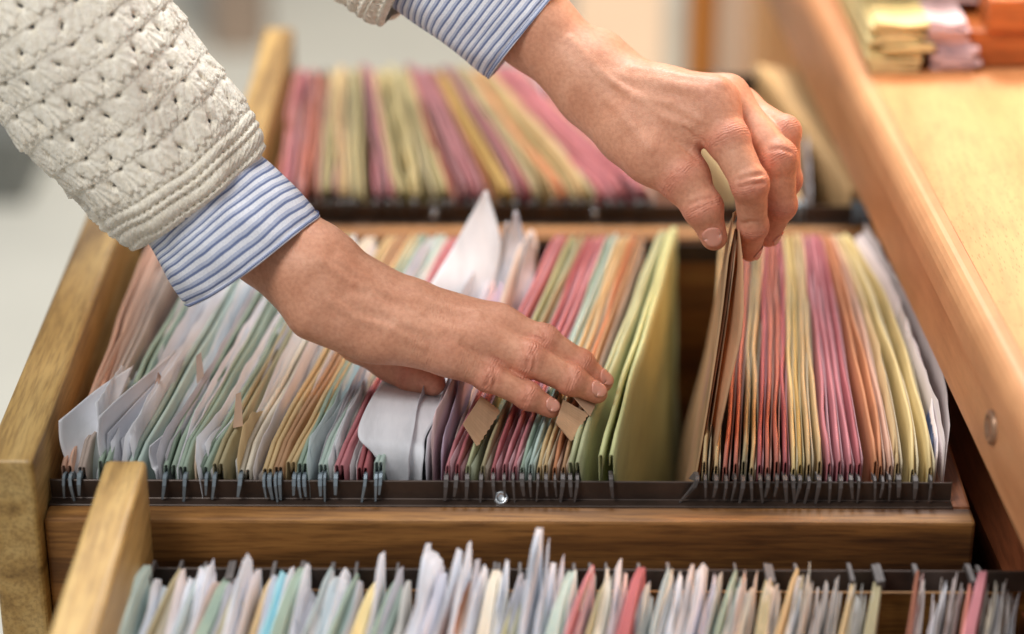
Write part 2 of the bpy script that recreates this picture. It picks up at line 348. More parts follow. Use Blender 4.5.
def folder(row, fpx, rpx, col, label, gap=.006, lean=0., bow=0., bulge=.3, tz=.0, steel=None, zt=.011, H=.225, rgap=None, hooks=(1, 1), grp=None, mid_z=0., one=False, cat='folder', eg=.005):
    yf, yb, z0 = row
    rgap = gap if rgap is None else rgap
    f = X(fpx, yf, z0+zt); r = X(rpx, yb, z0+zt)
    root = empty('hanging_folder', ((f+r)/2, (yf+yb)/2, z0-H), label, cat, grp)
    ns = 16; V = []
    y0 = yf+.005; y1 = yb-eg
    ph = random.uniform(0, 6); wob = random.uniform(.0003, .0010); zt += random.uniform(-.0012, .0012); cc = random.uniform(.003, .007)
    for k in range(ns+1):
        s = k/ns; xc = lat(s, f, r, bow)+wob*math.sin(ph+s*9)+wob*.5*math.sin(ph*2+s*23)
        g = (gap+(rgap-gap)*s)*(1+bulge*math.sin(math.pi*s))/2
        cut = -cc*max(0, 1-s*ns/1.0) - .004*max(0, 1-(1-s)*ns/1.0)
        top = zt+tz*s+mid_z*math.sin(math.pi*s)+cut+.0004*math.sin(ph*2+s*14)
        P = [(-g+.0013, top-.007), (-g+.0010, top-.0006), (-g, top), (-g-.0010, top-.0008), (-g*.98-.0012, top-.012), (-g*.8-.001, top-.05), (-g*.5, top-.12), (-.0008, -H+.004), (0, -H)]
        P = [(-.0003, -H), (-.0008, top-.12), (-.0010, top-.012), (-.0008, top-.0015), (0, top), (.0008, top-.0015), (.0010, top-.012), (.0008, top-.12), (.0003, -H)] if one else P+[(.0008, -H+.004), (g*.5, top-.12), (g*.8+.001, top-.05), (g*.98+.0012, top-.012), (g+.0010, top-.0008), (g, top), (g-.0010, top-.0006), (g-.0013, top-.007)]
        for (a, zz) in P:
            V.append((xc+a+lean*max(0, (top-zz)), y0+(y1-y0)*s, z0+zz))
    n = len(P)
    if one:
        IV = []; dxi = random.uniform(.0018, .0026); dzi = random.uniform(.003, .008)
        for k in range(ns+1):
            s = k/ns; xc = lat(s, f, r, bow)+dxi+wob*.7*math.sin(ph+s*11); tp_ = zt+tz*s-dzi+.0004*math.sin(s*30+ph)
            for zz in (-H, -.12, -.05, -.015, tp_): IV.append((xc+lean*max(0, tp_-zz), y0+.002+(y1-y0-.004)*s, z0+zz))
        ic = tuple(min(235, c_*.55+90) for c_ in col)
        io = mk('inner_sheet', IV, gridf(5, ns+1), paper_mat(tuple(int(v/8)*8 for v in ic)), root, True); solid(io, .0006)
    o = mk('folder_sheet', V, gridf(n, ns+1), paper_mat(col), root, True); solid(o, .00045)
    st = steel or STEEL
    st_r = STEEL_R
    for sd in ((0,) if one else ((-1, 1) if random.random() < .35 else (random.choice((-1, 1)),))):
        if hooks[0]: hook_mesh(f+sd*gap/2, yf, z0, -1, random.uniform(-.22, .14), root, st, random.uniform(.007, .013))
        if hooks[1]: hook_mesh(r+sd*rgap/2, yb, z0, 1, random.uniform(-.3, .3), root, (STEEL_D if eg > .01 else st_r), random.uniform(.004, .007), reach=eg+.006, up=.0015 if eg < .01 else .0055)
    return root
def sheet(row, fpx, rpx, tops, col=WHITE, s0=.04, s1=.97, bow=0., zb=-.2, curl=0., label='', grp=None, cat='paper', ns=26, nt=9, off=0., rag=.0006, thin=.12, name='paper_sheet', wave=.0012, n=1):
    """papers standing in a folder; tops = [(s, height above rail), ...]; curl pushes the upper front corner sideways; n > 1: a bundle of single sheets"""
    yf, yb, z0 = row
    root = None
    if n > 1: root = empty('paper_bundle', (X((fpx+rpx)/2, (yf+yb)/2, z0), (yf+yb)/2, z0+zb), label, cat, grp)
    ts = np.array(tops, float); last = None
    for q_ in range(n):
        f = X(fpx, yf, z0+.011)+off+q_*random.uniform(.0008, .0016); r = X(rpx, yb, z0+.011)+off+q_*random.uniform(.0006, .0014)
        ph = random.uniform(0, 6); V = []; dz = 0 if q_ == 0 else random.uniform(-.007, .002); a0 = s0 if q_ == 0 else s0+random.uniform(-.01, .05); a1 = s1-(0 if q_ == 0 else random.uniform(0, .05))
        cu = curl*random.uniform(.6, 1.1) if q_ else curl; cut = random.uniform(.0, .006)
        for k in range(ns+1):
            q = k/ns; s = a0+(a1-a0)*q
            top = np.interp(s, ts[:, 0], ts[:, 1])+dz+rag*math.sin(ph+k*2.1)-(cut if k == ns else 0)
            for j in range(nt+1):
                t = (j/nt)**.75; z = zb+(top-zb)*t
                up = max(0, z)/.03
                x = lat(s, f, r, bow)+wave*math.sin(ph+s*7+t*2)*t+cu*up**1.4*(max(0, 1-s/.55) if cu < 0 else 1)+.0007*math.sin(ph*3+s*17)*min(1, up)+.0004*math.sin(ph*5+s*41+t*9)*t
                V.append((x, yf+(yb-yf)*s, z0+z))
        last = mk('sheet' if root else name, V, gridf(nt+1, ns+1), paper_mat(col, thin=thin), root, True); solid(last, .0003)
    if root: return root
    tag(last, label, cat, grp); return last

MID = (YF, YB, 0.0); FRT = (YFF, YFB, ZF); REAR = (YRF, YRB, -.002)
# --- middle drawer, left and centre
fr = [62, 82, 110, 200, 280, 350, 450, 530, 605]; rr_ = [150, 192, 242, 332, 406, 466, 562, 616, 672]
def rmap(p): return float(np.interp(p, fr, rr_))
left = [(66,PEACH,7),(80,TAUPE,4),(100,SAGE,8),(131,MINT,9),(168,SAGE,9),(182,SAGE,5),(203,SAGE,6),(217,OLIVE,7),
        (243,CREAM,7),(266,MANILA,6),(277,KRAFT,5),(291,MANILA,6),(301,SAGE,6),(322,MINT,5),(338,PINK,6),(362,ROSE,7),(378,MINT,5)]
centre = [(446,PINK,5),(456,ROSE,5),(467,LIME,6),(481,OLIVE,6),(493,ROSE,5),(504,PINK,5),(513,PINK,4),(522,SAGE,5),(530,MINT,4),(538,MANILA,4),(546,MANILA,5),(555,ORANGE,5),(563,KRAFT,4)]
G1 = 'hanging folders in the middle drawer'
def nb(i, lst):
    """say what a folder stands between"""
    n = CNAME
    a = n[lst[i-1][1]] if i else None; b = n[lst[i+1][1]] if i < len(lst)-1 else None
    if a and b: return 'between the %s and the %s one' % (a, b)
    return 'first of its run' if b else 'last of its run'
ORDN = ['first','second','third','fourth','fifth','sixth','seventh','eighth','ninth','tenth','eleventh','twelfth','thirteenth','fourteenth','fifteenth','sixteenth','seventeenth','eighteenth']
def ordinal(lst, i):
    c = lst[i][1]; k = sum(1 for q in lst[:i] if q[1] == c); tot = sum(1 for q in lst if q[1] == c)
    return (('' if tot == 1 else ORDN[k]+' ')+CNAME[c], tot)
for i, (p, c, g) in enumerate(left):
    w_, _ = ordinal(left, i)
    folder(MID, p, rmap(p), c, '%s folder from the left in the middle drawer, below the striped cuff' % w_, gap=g*.00050, bow=random.uniform(-.002, .002), lean=random.uniform(-.05, .03), grp=G1, steel=STEEL, zt=.012, rgap=.004)
for i, (p, c, g) in enumerate(centre):
    w_, _ = ordinal(centre, i)
    folder(MID, p, rmap(p), c, '%s folder from the left in the tight run under the fingertips' % w_, gap=.0, one=True, bow=random.uniform(-.001, .001), lean=-.03, grp=G1, steel=STEEL_D, zt=.013, rgap=.0, bulge=.1)
folder(MID, 574, 664, LIME, 'lime green folder with pencil marks, touched by the fingertips', gap=.004, lean=.10, grp=G1, steel=STEEL_D, zt=.016, rgap=.002, bulge=0)
folder(MID, 606, 674, (206, 210, 142), 'broad khaki folder showing its whole side, at the edge of the gap', gap=.006, lean=.04, grp=G1, steel=STEEL_D, zt=.017, rgap=.002, bow=.0, tz=.001, bulge=0)
sheet(MID, 598, 662, [(0, .006), (.1, .014), (.3, .008), (.35, .0), (1, .0)], (206, 200, 150), label='thin yellowish sheet between the lime and the khaki folder', s0=.03, s1=.4)
# --- right run
right = [(706,MANILA,5,722),(717,MANILA,4,729),(727,CORAL,5,741),(736,CORAL,4,748),(744,OLIVE,4,755),(752,MANILA,4,760),(761,ROSE,4,765),(769,CORAL,4,770),(778,CORAL,4,775),(786,ROSE,4,780),
         (794,YELL,4,785),(801,MUSTARD,4,790),(810,MANILA,4,795),(820,MANILA,4,799),(831,PINK,5,804),(842,PINK,4,809),(852,PINK,4,813),(860,ROSE,4,817),(876,ORANGE,5,821),(884,ORANGE,4,826),(891,PEACH,4,830),(900,MANILA,5,834),(917,YELL,5,839),(932,YELL,5,845)]
for i, (p, c, g, r) in enumerate(right):
    w_, _ = ordinal(right, i)
    folder(MID, p, r, c, '%s folder from the left in the upright run right of the gap' % w_, gap=.0, one=True, bow=.0 if p < 860 else .0075*(p-850)/70, lean=0, grp=G1, steel=STEEL_D, zt=.014, rgap=.0, bulge=.1)
# manila piece with rounded corner between orange and yellow
sheet(MID, 893, 826, [(0, .012), (.12, .020), (.25, .024), (.7, .016), (1, .012)], MANILA, bow=.010, label='rounded tan divider standing between the orange and yellow folders', name='divider', cat='divider')
# transparent sleeve at the right end
m, nt, b = new_mat('clear_plastic_film'); b.inputs['Base Color'].default_value = (*lin((246, 236, 234)), 1); b.inputs['Roughness'].default_value = .22; b.inputs['Alpha'].default_value = .6
FILM = m
def film(fpx, rpx, tops, bow, label, off=0):
    o = sheet(MID, fpx, rpx, tops, WHITE, bow=bow, label=label, name='plastic_sleeve', cat='plastic sleeve', off=off, wave=.003, rag=.001)
    o.data.materials.clear(); o.data.materials.append(FILM); return o
film(940, 850, [(0, .018), (.3, .021), (.8, .019), (1, .017)], .0125, 'clear plastic sleeve holding papers at the right end of the drawer')
film(943, 855, [(0, .014), (.3, .019), (.8, .021), (1, .020)], .0135, 'second clear plastic sleeve, outermost against the drawer side', .003)
sheet(MID, 938, 850, [(0, .008), (.35, .018), (.8, .018), (1, .014)], (244, 230, 230), bow=.0125, label='pale pink papers inside the plastic sleeve', s0=.06)
sheet(MID, 937, 852, [(0, .006), (.1, .014), (.14, .004), (.5, .0), (1, .0)], (60, 78, 120), bow=.0125, s0=.10, s1=.3, label='small dark blue slip behind the last yellow folder', name='paper_slip')

# --- loose papers standing in the left folders
def papers(lst, row, text, grp):
    for (p, r, tops, col, curl, s0, s1, lb, n_) in lst:
        dz_ = 0 if ('before the' in lb and col == WHITE) or 'drawer wall' in lb else random.choice((-.010, -.005, -.002, .001))
        tops = [(a_, b_+(dz_ if a_ > .05 else dz_*.5)) for a_, b_ in tops]
        sheet(row, p, rmap(p)+1, tops, col, s0=s0, s1=s1, curl=curl, label=lb, grp=grp, n=n_)
GP = 'loose papers in the middle drawer'
P = [
 (124, 232, [(0,.010),(.04,.022),(.3,.020),(.6,.016),(1,.010)], WHITE, -.005, .0,.95,'white papers just before the first mint folder',3),
 (174, 275, [(0,.004),(.1,.016),(.5,.018),(1,.010)], WHITE, -.003, .01,.97,'white papers before the second sage folder',2),
 (206, 306, [(0,.006),(.1,.016),(.5,.020),(1,.010)], WHITE, -.003, .02,.97,'white papers filling the third sage folder',3),
 (248, 352, [(0,.004),(.1,.014),(.5,.020),(1,.010)], (214,206,204), -.002, .02,.97,'pale papers filling the cream folder',1),
 (271, 374, [(0,.004),(.1,.014),(.5,.020),(1,.010)], (206,200,200), -.002, .02,.97,'pale grey papers before the brown kraft folder',1),
 (300, 404, [(0,.008),(.1,.018),(.5,.020),(1,.010)], WHITE, -.003, .02,.97,'white papers filling the fifth sage folder',3),
 (325, 432, [(0,.008),(.1,.018),(.5,.020),(1,.010)], (222,224,228), -.003, .02,.97,'white papers filling the second mint folder',3),
 (70, 158, [(0,.008),(.15,.016),(.6,.018),(1,.010)], (206,168,146), -.001, .02,.97,'peach sheet standing against the left drawer wall',1),
 (76, 166, [(0,.004),(.2,.012),(.6,.018),(1,.010)], (196,166,150), -.001, .10,.97,'dull orange sheet next to the peach one by the drawer wall',2),
 (88, 176, [(0,.034),(.03,.038),(.28,.036),(.34,.014),(.7,.014),(1,.010)], WHITE, -.001, .1,.40,'white papers behind the flopping sheet at the front left corner',1),
 (92, 184, [(0,.0),(.2,.014),(.6,.016),(1,.010)], (186,158,146), -.001, .22,.97,'brownish papers behind the flopping white one',3),
 (98, 196, [(0,.006),(.3,.016),(.7,.020),(1,.010)], (210,204,200), -.001, .14,.97,'pinkish grey papers next to the peach folders',2),
 (108, 212, [(0,.012),(.02,.016),(.3,.018),(.5,.018),(1,.010)], (214,216,222), -.002, .04,.85,'white papers behind the second flopping sheet from the left',2),
 (118, 226, [(0,.012),(.3,.018),(.6,.018),(1,.010)], GREYW, -.003, .02,.9,'greyish papers tucked behind the ruled white sheet',3),
 (142, 246, [(0,.0),(.4,.010),(.7,.018),(1,.010)], (216,220,222), -.001, .1,.97,'white sheet inside the first mint folder',2),
 (154, 256, [(0,.008),(.2,.012),(.7,.016),(1,.010)], (210,212,218), -.001, .05,.97,'papers behind the torn white sheet beside the foreground rail',2),
 (160, 264, [(0,.012),(.03,.018),(.4,.016),(.7,.018),(1,.010)], GREYW, -.005, .01,.97,'greyish papers next to the torn white sheet',2),
 (178, 280, [(0,.0),(.4,.010),(.6,.018),(1,.010)], (206,196,186), -.001, .15,.97,'pale brown papers inside the second sage folder',2),
 (192, 294, [(0,.010),(.05,.022),(.2,.018),(.4,.012),(1,.010)], (222,190,158), -.007, .01,.9,'tan sheet curling beside the third sage folder',1),
 (198, 302, [(0,.014),(.04,.022),(.2,.014),(.6,.016),(1,.010)], WHITE, -.007, .0,.9,'white curled papers before the olive folder',3),
 (211, 312, [(0,.0),(.4,.014),(.8,.018),(1,.010)], GREYW, -.001, .05,.97,'greyish papers inside the third sage folder',2),
 (229, 334, [(0,.0),(.3,.014),(.5,.022),(.8,.018),(1,.010)], (222,224,226), -.001, .05,.97,'white papers between the olive and the cream folder',2),
 (236, 342, [(0,.008),(.06,.022),(.14,.018),(.2,.008),(1,.0)], MANILA, -.004, .01,.5,'tan divider leaning left before the cream folder',1),
 (253, 358, [(0,.002),(.2,.014),(.6,.018),(1,.010)], (186,180,176), -.001, .03,.97,'brownish grey papers inside the cream folder',4),
 (284, 389, [(0,.004),(.3,.010),(.6,.018),(1,.010)], KRAFT, -.001, .04,.97,'brown sheet before the second manila folder',1),
 (307, 412, [(0,.014),(.03,.022),(.2,.018),(.6,.018),(1,.010)], (196,212,214), -.004, .0,.97,'pale mint papers before the second mint folder',2),
 (314, 420, [(0,.006),(.1,.012),(.4,.018),(.8,.02),(1,.010)], GREYW, -.002, .02,.97,'greyish papers beside the pale mint ones',4),
 (329, 438, [(0,.004),(.3,.014),(.6,.018),(1,.010)], (206,206,200), -.001, .02,.97,'off white papers before the pink folder',2),
 (346, 452, [(0,.006),(.05,.012),(.4,.010),(1,.010)], (206,200,202), -.001, .02,.97,'mauve grey papers between the pink and the rose folder',3),
]
papers(P, MID, '', GP)
def patch(pts, label, col=WHITE, nu=16, nv=20, name='paper_sheet', wob=.0006, grp=GP):
    """sheet spanned between a left and a right edge (each bottom to top), given as (px, py, depth)"""
    E_ = [np.array([at(*q) for q in e]) for e in pts]; V = []; ph = random.uniform(0, 6)
    def cr(P_, t):
        n = len(P_)-1; k = min(n-1, int(t*n)); u = t*n-k; p0, p1, p2, p3 = P_[max(k-1, 0)], P_[k], P_[k+1], P_[min(k+2, n)]
        return .5*((2*p1)+(-p0+p2)*u+(2*p0-5*p1+4*p2-p3)*u*u+(-p0+3*p1-3*p2+p3)*u**3)
    for j in range(nv+1):
        t = j/nv; l = cr(E_[0], t); r = cr(E_[1], t)
        for i in range(nu+1):
            q = i/nu; p = l+(r-l)*q; p = p+np.array([0, 1, .4])*(.0035*math.sin(math.pi*q)*(1-t*.6)+wob*math.sin(ph+q*7+t*5)); V.append(p)
    o = mk(name, V, gridf(nu+1, nv+1), paper_mat(col), None, True); solid(o, .0004); tag(o, label, 'paper', grp); return o
# pointed white sheets standing up at the back
patch([[(400,420,1.36),(415,318,1.37),(452,250,1.42),(484,192,1.455)],[(470,420,1.39),(486,318,1.40),(501,250,1.43),(488,193,1.456)]], 'tallest white sheet, its pointed corner rising in front of the far drawer')
patch([[(478,420,1.39),(486,318,1.40),(499,252,1.44),(506,222,1.462)],[(500,420,1.40),(502,318,1.41),(507,262,1.455),(509,224,1.464)]], 'greyish folded strip right behind the tallest white sheet', (206, 208, 216))  # shading of the white sheet's folded face, put into the strip's grey
patch([[(484,420,1.39),(492,318,1.41),(505,255,1.44),(514,212,1.458)],[(520,420,1.40),(522,318,1.42),(527,256,1.45),(518,213,1.459)]], 'second pointed white sheet right of the tallest one', (224, 226, 236))
patch([[(500,420,1.39),(510,318,1.41),(522,262,1.44),(529,234,1.456)],[(528,420,1.40),(532,318,1.42),(534,268,1.45),(532,235,1.457)]], 'third and lowest of the pointed white sheets', (220, 222, 230))
sheet(MID, 442, 536, [(0,.010),(.45,.012),(.8,.028),(.95,.02),(1,.0)], (226,214,206), s0=.1, s1=1., label='creamy sheet just left of the pink run', grp=GP)
patch([[(86,560,1.190),(78,481,1.188),(66,462,1.190),(60,442,1.192),(59,420,1.196)],[(106,560,1.20),(100,481,1.200),(107,440,1.215),(118,404,1.24),(134,364,1.275)]], 'white sheet with punched holes flopping over at the front left corner', WHITE, 18, 26)
patch([[(104,560,1.190),(97,481,1.188),(101,462,1.189),(98,442,1.190),(99,417,1.193)],[(140,560,1.22),(138,481,1.22),(146,438,1.232),(158,396,1.262),(176,350,1.30)]], 'white sheet with ruled lines, second flopping one from the left', WHITE, 18, 26)
patch([[(112,560,1.195),(106,481,1.193),(108,462,1.194),(107,446,1.196),(108,432,1.198)],[(150,560,1.22),(148,481,1.22),(156,440,1.236),(168,402,1.262),(186,354,1.305)]], 'greyish sheet peeping out behind the ruled white one', (208, 210, 218), 18, 26)
patch([[(164,560,1.190),(157,481,1.188),(152,468,1.189),(149,456,1.190),(150,446,1.191)],[(180,560,1.21),(180,481,1.21),(188,452,1.22),(196,428,1.238),(205,402,1.26)]], 'white sheet with a torn corner beside the foreground rail', WHITE, 16, 20)
patch([[(210,560,1.190),(205,481,1.188),(202,472,1.189),(200,464,1.190),(203,456,1.192)],[(226,560,1.20),(225,481,1.20),(232,452,1.21),(238,430,1.225),(244,406,1.245)]], 'small white sheet curling out before the olive folder', WHITE, 16, 20)
# large white page bending towards the viewer under the hand
patch([[(396,560,1.192),(388,484,1.190),(374,456,1.190),(358,436,1.196),(366,408,1.222),(386,374,1.285),(398,350,1.32)],
       [(426,560,1.190),(422,484,1.188),(424,456,1.192),(426,436,1.206),(442,408,1.234),(460,376,1.29),(474,350,1.325)]], 'large white page bending forward under the palm of the lower hand', WHITE, 22, 34)
sheet(MID, 405, 494, [(0,.006),(.06,.02),(.3,.03),(1,.02)], GREYW, s0=.02, s1=.9, label='greyish page right behind the large bending page', grp=GP)
sheet(MID, 423, 512, [(0,.004),(.04,.018),(.3,.026),(1,.01)], LAV, s0=.02, s1=.8, curl=-.002, label='lavender document with printed lines right of the large bending page', grp=GP)
sheet(MID, 430, 520, [(0,.008),(.05,.030),(.3,.034),(1,.01)], (214,186,186), s0=.03, s1=.7, curl=.0, label='pinkish document pocket before the first pink folder', grp=GP)
sheet(MID, 436, 528, [(0,.008),(.05,.018),(.3,.030),(1,.01)], (196,176,196), s0=.03, s1=.7, curl=.0, label='lilac pocket edge touching the first pink folder', grp=GP)
# kraft index cards with a perforated edge
def card(pts, label, col=(206, 160, 118), teeth=True):
    """pts: left bottom, left top, right top, right bottom as (px, py, depth); the right edge is perforated"""
    a, b_, c, d_ = [at(*p) for p in pts]; n = 14; V = []; F_ = []; u = c-b_; u /= np.linalg.norm(u)
    for i in range(n+1):
        q = i/n; l = a+(b_-a)*q; r = d_+(c-d_)*q
        if teeth and i % 2: r = r+u*.0007
        V += [l, r]
    for i in range(n): F_.append((2*i, 2*i+1, 2*i+3, 2*i+2))
    o = mk('index_card', V, F_, paper_mat(col), None); solid(o, .0006)
    tag(o, label, 'card', 'kraft index cards')
card([(463,424,1.205),(481,396,1.235),(500,411,1.232),(477,446,1.200)], 'kraft index card leaning before the olive folder, under the nearest finger')
card([(556,423,1.205),(563,400,1.232),(588,414,1.228),(571,441,1.203)], 'kraft index card with a toothed edge left of the lime green folder')
card([(571,394,1.232),(575,385,1.244),(597,402,1.240),(590,416,1.226)], 'small kraft card pinched between fingertips and the lime green folder', (200, 158, 124), False)
card([(233,428,1.215),(236,394,1.225),(241,392,1.226),(243,426,1.216)], 'narrow kraft tab sticking up before the cream folder', (200,160,130), False)
card([(197,384,1.270),(196,356,1.275),(201,352,1.276),(204,376,1.271)], 'narrow brownish tab sticking up behind the sage folders', (206, 170, 150), False)
card([(152,398,1.262),(158,372,1.258),(161,376,1.26),(154,406,1.25)], 'narrow pinkish tab beside the second flopping white sheet', (206, 160, 140), False)

# --- the folder being lifted by the upper hand
def lifted():
    root = empty('lifted_folder', tuple(at(700, 482, YF+.02)*np.array([1, 1, 0])+np.array([0, 0, -.2])), 'tan kraft folder full of papers being lifted out by the pinching fingers', 'folder')
    def leaf(pts, mat, name, thick=.0006, nu=10, nv=14):
        # pts: near edge bottom->top, far edge bottom->top, each a list of world points
        A, B = [np.array(p) for p in pts]
        ta = np.linspace(0, 1, len(A)); tb = np.linspace(0, 1, len(B)); V = []
        for j in range(nv+1):
            t = j/nv; a = np.array([np.interp(t, ta, A[:, k]) for k in range(3)]); b = np.array([np.interp(t, tb, B[:, k]) for k in range(3)])
            for i in range(nu+1):
                q = i/nu; p = a+(b-a)*q; p = p+np.array([.0012*math.sin(q*5+t*4), 0, 0]); V.append(p)
        o = mk(name, V, gridf(nu+1, nv+1), mat, root, True); solid(o, thick); return o
    km = paper_mat((228, 178, 130), thin=.4); km2 = paper_mat((228, 184, 132), thin=.4)
    # left leaf
    leaf([[at(680, 560, 1.205), at(694, 480, 1.205), at(707, 400, 1.215), at(720, 318, 1.235), at(729, 252, 1.262), at(735, 214, 1.280)],
          [at(676, 500, 1.45), at(686, 430, 1.45), at(704, 360, 1.44), at(716, 290, 1.42), at(727, 226, 1.36), at(737, 208, 1.31)]], km2, 'cover')
    # right leaf
    leaf([[at(700, 560, 1.20), at(708, 480, 1.20), at(724, 400, 1.20), at(742, 326, 1.215), at(743, 262, 1.25), at(740, 224, 1.275)],
          [at(680, 520, 1.30), at(690, 470, 1.30), at(701, 392, 1.30), at(716, 318, 1.31), at(734, 256, 1.31), at(738, 214, 1.31)]], km, 'cover')
    # inner papers
    for (d, c_) in ((3, (226, 176, 140)), (7, (232, 200, 160))):
        leaf([[at(682+d, 560, 1.21), at(694+d, 480, 1.21), at(706+d, 400, 1.22), at(720+d*.7, 325, 1.24), at(731+d*.5, 262, 1.262), at(736+d*.2, 232, 1.280)],
              [at(682+d, 500, 1.34), at(690+d, 440, 1.34), at(704+d, 370, 1.33), at(717+d*.7, 300, 1.32), at(729+d*.5, 240, 1.31), at(737+d*.2, 222, 1.30)]], paper_mat(c_, thin=.4), 'inner_sheet', .0005)
    hook_mesh(X(697, YF, .0), YF, 0, -1, -.8, root, STEEL_D)
    return root
lifted()

# --- rear drawer
G3 = 'blurred folders in the far drawer'
rc = [TERRA,PINK,MAUVE,CORAL,TERRA,KHAKI,MAUVE,MANILA,OLIVE,KHAKI,PINK,MAUVE,ROSE,KHAKI,YELL,KHAKI,OLIVE,KHAKI,CORAL,MAUVE,PINK,MAUVE,TERRA,MUSTARD,MUSTARD,MAUVE,ROSE,OLIVE,MANILA,ORANGE,KHAKI,MANILA,KHAKI,PINK,PINK,PINK,MAUVE,PINK,PEACH]
nR = len(rc)
for i, c in enumerate(rc):
    q = i/(nR-1); fp = 272+q*380; rp = 296+ (q**.92)*222
    w_, _ = ordinal([(0, k) for k in rc], i)
    folder(REAR, fp+random.uniform(-5, 5), rp+random.uniform(-4, 4), c, '%s folder from the left in the far drawer' % w_, gap=.004, rgap=.0025, one=(i % 2 == 0), bow=random.uniform(-.003, .003), lean=random.uniform(-.1, .1), grp=G3, zt=.012, steel=STEEL_R, bulge=.4, H=.22, mid_z=random.uniform(-.004, .001), tz=random.uniform(-.006, .002))
for k, (a, b_, c, l) in enumerate([(700,560,PEACH,'peach folder leaning behind the thumb in the far drawer'),(745,640,MANILA,'orange folder seen past the knuckles in the far drawer')]):
    folder(REAR, a, b_, c, l, gap=.005, rgap=.003, lean=-.1, grp=G3, zt=.012, steel=STEEL)
for k, (fp, rp, c, l, tp) in enumerate([(858,757,(230,184,120),'broad yellow tan folder face right of the upper hand in the far drawer',.014),(800,716,(226,182,122),'tan folder half hidden by the knuckles in the far drawer',.004),(866,786,(226,178,116),'middle one of the tan folders beside the counter edge in the far drawer',.010),(862,771,(232,190,130),'pale tan folder between the broad and the middle tan one in the far drawer',.013),(869,799,(230,184,122),'second to last tan folder by the counter edge in the far drawer',.010),(872,812,(222,174,112),'last tan folder right under the counter edge in the far drawer',.006)]):
    folder(REAR, fp, rp, c, l, gap=.004, rgap=.003, lean=.0, grp=G3, zt=tp, steel=STEEL)
sheet(REAR, 812, 800, [(0,.012),(.3,.014),(.6,.004),(1,.0)], GREYW, s0=.0, s1=.6, curl=-.006, label='greyish white papers low in the far drawer beside the yellow folder')
sheet(REAR, 590, 528, [(0,.0),(.6,.0),(.85,.022),(1,.016)], WHITE, s0=.3, s1=1., label='white sheet edge showing behind the pink folders of the far drawer')

# --- front drawer (only the far third is in the frame)
G2 = 'blurred folders in the nearest drawer'
def frow(rpx):                                          # rear pixel (y ~ 548) -> front pixel at the near rail
    return rpx
frontF = [(151,MINT),(181,OLIVE),(205,BLUEG),(232,SAGE),(248,OLIVE),(275,MANILA),(305,SAGE),(333,BLUEG),(357,SAGE),(380,YELL),(398,SAGE),(470,ORANGE),(497,CREAM),(520,KHAKI),(536,BLUEG),(572,MINT),(590,PINK),(606,OLIVE),(641,ROSE),(668,BLUEG),(735,SAGE),(768,OLIVE),(796,MANILA),(849,MANILA),(876,OLIVE),(915,TERRA),(968,CORAL),(981,PINK)]
for i, (p, c) in enumerate(frontF):
    w_, _ = ordinal(frontF, i)
    xr_ = X(p, YFB, ZF+.012); xf = xr_-.012-.072*p/1024+random.uniform(-.008, .008)
    pf, _q = proj((xf, YFF, ZF+.012))
    folder(FRT, pf, p, c, '%s folder from the left in the nearest drawer' % w_, gap=.0045, rgap=.0022, one=(i % 3 != 0), eg=.014, bow=random.uniform(-.004, .004), grp=G2, zt=.009+random.uniform(-.003, .006), steel=STEEL)
    if c in (PEACH, TERRA, ROSE): pass
G4 = 'blurred papers in the nearest drawer'
frontP = [(163,WHITE,.006),(172,(214,220,226),.002),(190,(226,214,210),.012),(197,WHITE,.004),(212,WHITE,.018),(219,LAV,.012),(228,(190,170,160),.008),(240,GREYW,.006),(256,WHITE,.028),(262,(226,220,222),.012),(283,LAV,.010),(291,(150,214,226),.009),(297,WHITE,.010),(312,WHITE,.016),(321,GREYW,.004),(340,(196,206,208),.008),(350,WHITE,.016),(366,GREYW,.006),(389,WHITE,.026),(404,GREYW,.01),(415,(206,200,192),.006),(432,WHITE,.032),(441,WHITE,.030),(448,LAV,.012),(463,WHITE,.030),(474,WHITE,.030),(484,GREYW,.022),(490,WHITE,.016),(504,CREAM,.014),(510,WHITE,.022),(528,GREYW,.010),(545,WHITE,.046),(551,(206,212,222),.030),(558,WHITE,.018),(566,LAV,.020),(580,(214,220,214),.010),(598,(206,196,186),.012),(614,CREAM,.016),(622,WHITE,.018),(630,(226,206,204),.010),(651,GREYW,.0),(676,CREAM,.010),(686,WHITE,.014),(694,(214,206,204),.016),(702,(226,216,214),.014),(711,WHITE,.020),(720,(214,206,214),.010),(746,(220,188,172),.014),(757,CREAM,.0),(776,(226,214,200),.008),(806,WHITE,.010),(813,CREAM,.014),(822,(214,204,198),.0),(836,(206,200,196),.006),(862,(226,220,214),-.008),(930,(226,214,208),.006),(938,(206,196,196),.0),(950,WHITE,.004),(958,(214,200,196),.010),(990,WHITE,.0),(998,CREAM,.004),(1006,GREYW,-.002),(1014,(226,216,210),.0),(1022,WHITE,-.004)]
frontP += [(655,(196,194,188),.004),(683,(202,198,196),.010),(727,(190,188,184),.012),(741,(204,196,190),.008),(752,(196,190,186),.006),(762,(206,188,176),.010),(784,(200,190,182),.006),(815,(196,188,180),.012),(829,(198,192,188),.006),(842,(192,184,178),.004),(856,(200,192,186),.002),(869,(190,186,180),.0),(884,(196,188,180),.002),(924,(190,182,178),.004),(944,(200,190,184),.006),(964,(196,188,184),.004),(994,(200,192,188),.002),(1002,(190,184,180),.003),(1010,(200,192,186),.002),(1018,(190,184,180),.0)]
frontP = [(p, (tuple(int(v*.99) for v in c)), h) for p, c, h in sorted(frontP)]
PN = {}
